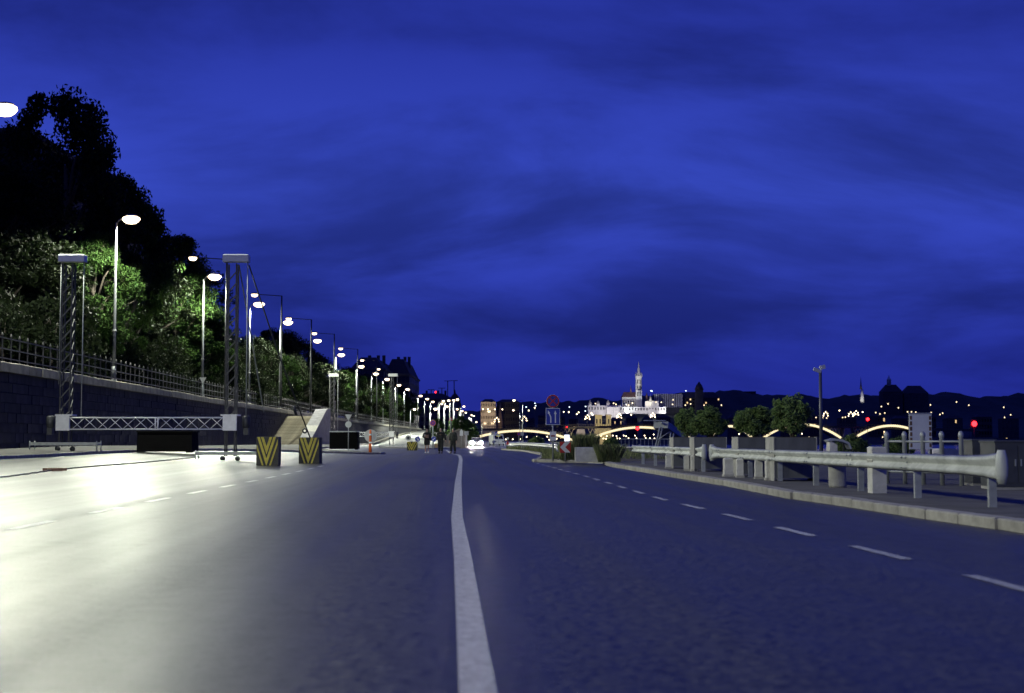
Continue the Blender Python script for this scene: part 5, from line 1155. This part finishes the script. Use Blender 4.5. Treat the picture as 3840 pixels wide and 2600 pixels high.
c1_ = P(2396, 1410, YC); b = MB(); b.lathe([(5.0, 0), (3.6, 7), (1.6, 17), (.35, 26), (.3, 28)], 8, (c1_.x, YC + 6, c1_.z)); cpart(b, 'spire', M_LIME, tw)
for k in range(8):
    a = math.pi / 8 + k * math.pi / 4; b = MB(); b.lathe([(.8, -2), (.8, 4), (.1, 8.5)], 5, (c1_.x + 6 * math.cos(a), YC + 6 + 6 * math.sin(a), c1_.z - 1)); cpart(b, 'pinnacle', M_LIME, tw)
for zz_ in (1478, 1455, 1432):
    for dx in (-2.2, 2.2): b = MB(); c = P(2396, zz_, YC); b.box(c.x + dx - .8, c.x + dx + .8, YC - .4, YC + 1, c.z - 4, c.z + 4); cpart(b, 'window', M_GLASS, tw)
b = MB(); pb(b, 2333, 2384, 1490, 1540, YC, 22, 3); cpart(b, 'nave', M_LIME)
a, c = P(2333, 1490, YC), P(2386, 1470, YC); b = MB(); b.quadmesh([(a.x - .5, YC + 2, a.z), (c.x, YC + 2, a.z), (c.x, YC + 26, a.z), (a.x - .5, YC + 26, a.z), (a.x + 4, YC + 14, c.z), (c.x, YC + 14, c.z)], [(0, 1, 5, 4), (1, 2, 5), (2, 3, 4, 5), (3, 0, 4)]); cpart(b, 'roof', M_ROOFT)
for k in range(5): b = MB(); c = P(2339 + k * 9, 1512, YC); b.box(c.x - .8, c.x + .8, YC + 2.6, YC + 4, c.z - 5, c.z + 5); cpart(b, 'window', M_GLASS)
for k in range(6): b = MB(); c = P(2334 + k * 9.4, 1492, YC); b.box(c.x - .5, c.x + .5, YC + 1.6, YC + 3, c.z - 22, c.z + 1); cpart(b, 'buttress', M_LIME)
b = MB(); c = P(2368, 1470, YC); b.lathe([(1.4, -2), (1.2, 3), (.15, 13)], 6, (c.x, YC + 14, c.z)); cpart(b, 'flèche', M_ROOFT) if False else cpart(b, 'roof_turret', M_ROOFT)
b = MB(); c = P(2427, 1490, YC); b.lathe([(3, -18), (3, 0), (.2, 9)], 6, (c.x, YC + 10, c.z)); cpart(b, 'side_turret', M_ROOFT)
flood(2330, 1556, YC - 80, 150000, (.85, .95, 1), 2396, 1470, YC, R(45)); flood(2450, 1556, YC - 80, 120000, (1, .95, .75), 2396, 1430, YC, R(40)); flood(2350, 1548, YC - 45, 42000, (1, .92, .85), 2360, 1500, YC, R(80)); flood(2358, 1516, YC - 22, 9000, (1, .95, .88), 2358, 1506, YC + 3, R(130)); flood(2396, 1480, YC - 30, 26000, (1, 1, 1), 2396, 1390, YC + 6, R(40))
# terrace with turrets
YT = 2660
tr = empty('bastion_terrace', P(2350, 1550, YT), 0, 'white floodlit bastion terrace with pointed turrets below the church', 'bastion')
def tpart(b, n, m, par=None):
    for i, v in enumerate(b.v): b.v[i] = tuple(Vector(v) - tr.location)
    return b.build(n, m, par or tr)
b = MB(); pb(b, 2205, 2330, 1521, 1560, YT, 8); wl = tpart(b, 'wall', M_LIME); b = MB(); pb(b, 2330, 2497, 1527, 1552, YT, 8); wl2 = tpart(b, 'wall', M_LIME); b = MB(); pb(b, 2275, 2322, 1526, 1572, YT - 6, 8, -2); tpart(b, 'stair_block', M_LIME)
b = MB(); pb(b, 2420, 2470, 1504, 1530, YT, 9, 1); tpart(b, 'corner_pavilion', M_LIME)
b = MB(); pb(b, 2432, 2457, 1535, 1564, YT, 8, -1); tpart(b, 'lower_bastion', M_LIME)
for k in range(27): px = 2210 + k * 10.8; b = MB(); c = P(px, 1532 if px < 2330 else 1535, YT); b.box(c.x - 1.1, c.x + 1.1, YT - .3, YT + 1, c.z - 2.4, c.z + 2.4); tpart(b, 'arch_opening', M_DTOWN, wl if px < 2330 else wl2)
for (px, yt) in ((2213, 1496), (2243, 1500), (2281, 1496), (2440, 1480)):
    c = P(px, 1526, YT); h = P(px, yt, YT).z - c.z; b = MB(); b.lathe([(3.2, -12), (3.2, h * .35), (3.7, h * .4)], 8, (c.x, YT + 3, c.z)); to = tpart(b, 'turret', M_LIME); b = MB(); b.lathe([(3.6, h * .4 + .01), (1.6, h * .72), (.1, h)], 8, (c.x, YT + 3, c.z)); tpart(b, 'turret_roof', mat('turret_roof', (.30, .29, .28), .8, var=.2), to)
for px in (2225, 2265, 2300, 2345, 2390, 2440, 2480): flood(px, 1553, YT - 34, 17000, (1, .95, .98), px, 1536, YT, R(120))
for i, (px, py) in enumerate([(2233, 1514), (2301, 1513), (2310, 1517), (2357, 1520), (2372, 1512), (2460, 1509), (2480, 1509), (2522, 1517), (2524, 1500), (2590, 1515)]): light_post(px, py, YT - 10, P(px, 1560, YT).z, f'small glowing lamp on the white bastion terrace, {ORD[i]} along it', 'lamps on the bastion terrace', M_LAMPY, 1.2, 'terrace_lamp')
# hotel with vertical ribs, dark tower, palace roofs
def far_block(name, label, px0, px1, yt, yb, Y, d, m, cat='building', roof=None, ribs=0, win=(0, 0), lit=.05, wm_=M_GLASS, rib_m=None):
    a, c = P(px0, yb, Y), P(px1, yt, Y); t = empty(name, ((a.x + c.x) / 2, Y, a.z), 0, label, cat); w = (c.x - a.x) / 2; h = c.z - a.z; b = MB(); b.box(-w, w, 0, d, -15, h); b.build('wall', m, t)
    if roof:
        rz_ = P(px0, roof, Y).z - c.z; b = MB(); i_ = min(w * .5, d * .4); b.quadmesh([(-w - .5, -.5, h), (w + .5, -.5, h), (w + .5, d, h), (-w - .5, d, h), (-w + i_, d * .4, h + rz_), (w - i_, d * .4, h + rz_), (w - i_, d * .6, h + rz_), (-w + i_, d * .6, h + rz_)], [(0, 1, 5, 4), (1, 2, 6, 5), (2, 3, 7, 6), (3, 0, 4, 7), (4, 5, 6, 7)]); b.build('roof', M_ROOF, t)
    for k in range(ribs):
        x = -w + 2 * w * (k + .5) / ribs; b = MB(); b.box(x - w / ribs * .5, x + w / ribs * .5, -1.2, 0, 0, h); b.build('rib', rib_m or m, t)
    cw, rw = win
    if cw:
        ww, wh = 2 * w / cw * .42, h / rw * .5; b = MB(); b.box(-ww / 2, ww / 2, -.25, .5, 0, wh); me = b.mesh('window'); me.materials.append(wm_); me2 = b.mesh('window'); me2.materials.append(M_WARMWIN)
        for r_ in range(rw):
            for k in range(cw): link('window', me2 if random.random() < lit else me, None, t, (-w + 2 * w * (k + .5) / cw, 0, h * (r_ + .25) / rw))
    return t
far_block('hotel_block', 'ribbed pale hotel right of the church on the hill', 2452, 2560, 1478, 1528, YC + 20, 25, M_DTOWN, ribs=16, rib_m=M_LIME)
flood(2500, 1545, YC - 60, 40000, (.95, .95, 1), 2500, 1505, YC + 20, R(95))
far_block('town_roofs', 'long dark roofline with lit gable right of the ribbed hotel', 2560, 2700, 1492, 1530, YC + 30, 25, M_DTOWN, roof=1470, win=(12, 3), lit=.12)
t = far_block('dark_tower', 'dark square tower with pointed cap on the hill ridge', 2610, 2637, 1462, 1520, YC, 12, M_DTOWN, 'tower'); c = P(2623, 1431, YC).z - P(2623, 1520, YC).z; h0 = P(2623, 1462, YC).z - P(2623, 1520, YC).z; b = MB(); b.lathe([(9, h0), (5.5, h0 + (c - h0) * .55), (.3, c)], 4, (0, 6, 0)); b.build('cap', M_ROOF, t)
far_block('hill_mansion', 'small lit mansion on the ridge above the bushes', 2770, 2835, 1468, 1480, YR - 20, 20, M_DTOWN, win=(6, 1), lit=.4)
t = far_block('castle_building', 'big dark castle like hall with lantern turret on the ridge', 3312, 3385, 1470, 1530, YC, 30, mat('castle_brick', (.06, .045, .042), .9, var=.3, scale=.1), roof=1442, win=(8, 3), lit=0)
c = P(3340, 1442, YC); b = MB(); o_ = t.location; b.lathe([(4.2, -2), (4.2, 8), (4.8, 8.5), (2.5, 12), (.3, 18)], 8, (c.x - o_.x, 12, c.z - o_.z)); b.build('lantern_turret', M_LIME, t)
far_block('castle_building', 'second dark hall right of the lantern turret on the ridge', 3390, 3482, 1476, 1530, YC + 10, 30, M_DTOWN, roof=1446, win=(8, 3), lit=0)
t = empty('white_steeple', P(3233, 1492, YC), 0, 'slim pale lit steeple with dark needle spire on the hill', 'steeple'); b = MB(); b.lathe([(4.2, -10), (3.6, 2), (2.4, 16)], 6); b.build('shaft', M_LIME, t); b = MB(); b.lathe([(2.4, 16.01), (1.4, 24), (.1, 40)], 6, ( -2, 0, 0)); b.build('needle', M_ROOF, t); flood(3233, 1520, YC - 30, 30000, (1, 1, .95), 3233, 1480, YC, R(50))
# riverside: yellow twin towered church, pier hall, palace
t = far_block('yellow_church', 'yellow floodlit twin towered church front above the bridge deck', 2231, 2291, 1592, 1640, 1150, 14, mat('yellow_plaster', (.55, .48, .28), .8, var=.15, scale=.2))
for (a0, a1) in ((2232, 2257), (2274, 2291)):
    q0, q1 = P(a0, 1596, 1148), P(a1, 1560, 1148); b = MB(); lx = t.location.x; b.box(q0.x - lx, q1.x - lx, -2, 6, q0.z - t.location.z, q1.z - t.location.z); to = b.build('tower', MATS['yellow_plaster'], t)
    b = MB(); b.box(q0.x - lx - .5, q1.x - lx + .5, -2.5, 6.5, q1.z - t.location.z + .003, q1.z - t.location.z + .9); b.build('cornice', MATS['yellow_plaster'], to)
    for k in range(2 if a1 - a0 > 20 else 1): xx = q0.x - lx + (q1.x - q0.x) * ((k + .5) / (2 if a1 - a0 > 20 else 1)); b = MB(); b.box(xx - .6, xx + .6, -2.2, -1.5, q0.z - t.location.z + 1.5, q0.z - t.location.z + 5.2); b.build('window', M_DTOWN, to)
flood(2245, 1612, 1110, 24000, (1, .85, .5), 2245, 1575, 1148, R(90)); flood(2283, 1612, 1110, 20000, (1, .85, .5), 2283, 1575, 1148, R(90))
t = far_block('lit_palace', 'warmly lit classical building with rows of windows beyond the lamps', 1803, 1859, 1508, 1600, 1350, 30, mat('palace_plaster', (.48, .42, .33), .85, var=.15, scale=.2), roof=1496, win=(9, 4), lit=.0)
flood(1812, 1585, 1310, 8000, (1, .74, .42), 1820, 1550, 1350, R(52)); flood(1842, 1585, 1310, 8000, (1, .74, .42), 1838, 1550, 1350, R(52)); flood(1830, 1540, 1325, 12000, (1, .8, .5), 1830, 1520, 1350, R(120))
far_block('dark_palace', 'long dark building right of the warmly lit palace', 1862, 1948, 1508, 1612, 1380, 30, M_FAC, roof=1497, win=(13, 4), lit=0)
t = empty('brown_spire', P(1876, 1615, 1000), 0, 'slender brown church spire standing behind the bridge', 'spire'); h = P(1876, 1508, 1000).z - t.location.z; b = MB(); b.lathe([(1.9, -6), (1.8, h * .2), (1.5, h * .45), (.7, h * .75), (.08, h)], 8); b.build('spire', mat('spire_stone', (.3, .22, .12), .9, var=.2, scale=.5), t); flood(1870, 1625, 975, 5000, (1, .75, .4), 1876, 1570, 1000, R(60))
b = MB(); b.lathe([(2.3, -8), (2.3, -.5)], 8); b.build('base', M_FAC, t)
# dome and masts far behind the quay trees
t = empty('dome', P(1706, 1520, 1250), 0, 'dark dome with needle spire behind the far lamps', 'dome'); h = P(1706, 1460, 1250).z - t.location.z; b = MB(); b.lathe([(5, -10), (5, h * .2), (4.8, h * .3), (3.8, h * .5), (2, h * .66), (.8, h * .74), (.1, h)], 12); b.build('shell', M_DTOWN, t); b = MB(); b.lathe([(5.6, -10), (5.6, h * .1), (5.3, h * .12)], 12); b.build('drum', M_DTOWN, t)
for i, (px, yt) in enumerate(((1679, 1429), (1703, 1428), (1657, 1456), (1617, 1462))):
    p = P(px, yt, 900); t = empty('crane_mast', (p.x, 900, ZC), 0, f'thin dark T shaped mast above the far trees, {ORD[i]} from the dome' if i else 'thin dark T shaped mast left of the dome, tallest of its kind', 'mast', 'thin masts above the far trees'); b = MB(); b.tube([(0, 0, 0), (0, 0, p.z - ZC)], .28, 6); b.build('pole', M_DSTEEL, t); b = MB(); b.bar((-2.2, 0, p.z - ZC), (2.2, 0, p.z - ZC), .35); b.build('crossarm', M_DSTEEL, t)
# houses on the dark bank, mostly unlit
hs = [(1945, 1562, 1600, 38), (1990, 1570, 1560, 30), (2040, 1560, 1650, 44), (2100, 1566, 1600, 36), (2150, 1572, 1560, 34), (2310, 1575, 1600, 44), (2370, 1568, 1640, 40), (2430, 1574, 1580, 38), (2490, 1566, 1640, 50), (2560, 1572, 1600, 44), (2660, 1560, 1640, 60), (2760, 1568, 1600, 50), (2860, 1560, 1640, 60), (2960, 1566, 1600, 50), (3040, 1560, 1640, 60), (3180, 1568, 1600, 60), (3290, 1562, 1640, 60), (3380, 1570, 1600, 50), (3480, 1564, 1640, 60), (3580, 1570, 1600, 60), (3690, 1564, 1640, 60), (3790, 1570, 1600, 60)]
for i, (px, yt, Y, w) in enumerate(hs):
    o = far_block('bank_house', f'dark riverside house across the river, {ORD[i]} from the bridge end', px - w / 2, px + w / 2, yt, 1660, Y, 14, M_DTOWN if i % 3 else M_FAC, 'house', roof=yt - 9 - i % 4, win=(6, 4), lit=.03); o['group'] = 'dark houses across the river'
for i, (px, py) in enumerate(sorted([(2905 + 30, 1590), (3060, 1566), (3085, 1567), (3100, 1568), (3160, 1566), (3170, 1565), (3305, 1525), (3284, 1548), (3300, 1553), (3318, 1549), (3403, 1545), (3418, 1545), (3434, 1546), (3489, 1519), (3492, 1548), (3525, 1555), (3535, 1550), (3587, 1508), (3633, 1520), (3764, 1528), (3767, 1566), (3790, 1556), (3330, 1515), (3369, 1530), (3316, 1620), (3322, 1628), (3310, 1640), (2640, 1520), (2705, 1520), (2570, 1520)])):
    light_post(px, py, 1560, -4, f'tiny glowing lamp among the dark houses across the river, {ORD[i]} from left', 'lamps across the river', M_LAMPY, .7, 'far_lamp')
for i, (px, py) in enumerate(sorted([(2135, 1527), (1973, 1527), (2009, 1522), (2006, 1513), (2195, 1542), (2445, 1467), (2441, 1466), (2572, 1466), (2196, 1525)])):
    light_post(px, py, 2500, P(px, py + 25, 2500).z, f'tiny cool white lamp high on the hill, {ORD[i]} from left', 'cool lamps on the hill', M_COOL, 1.0, 'hill_lamp')
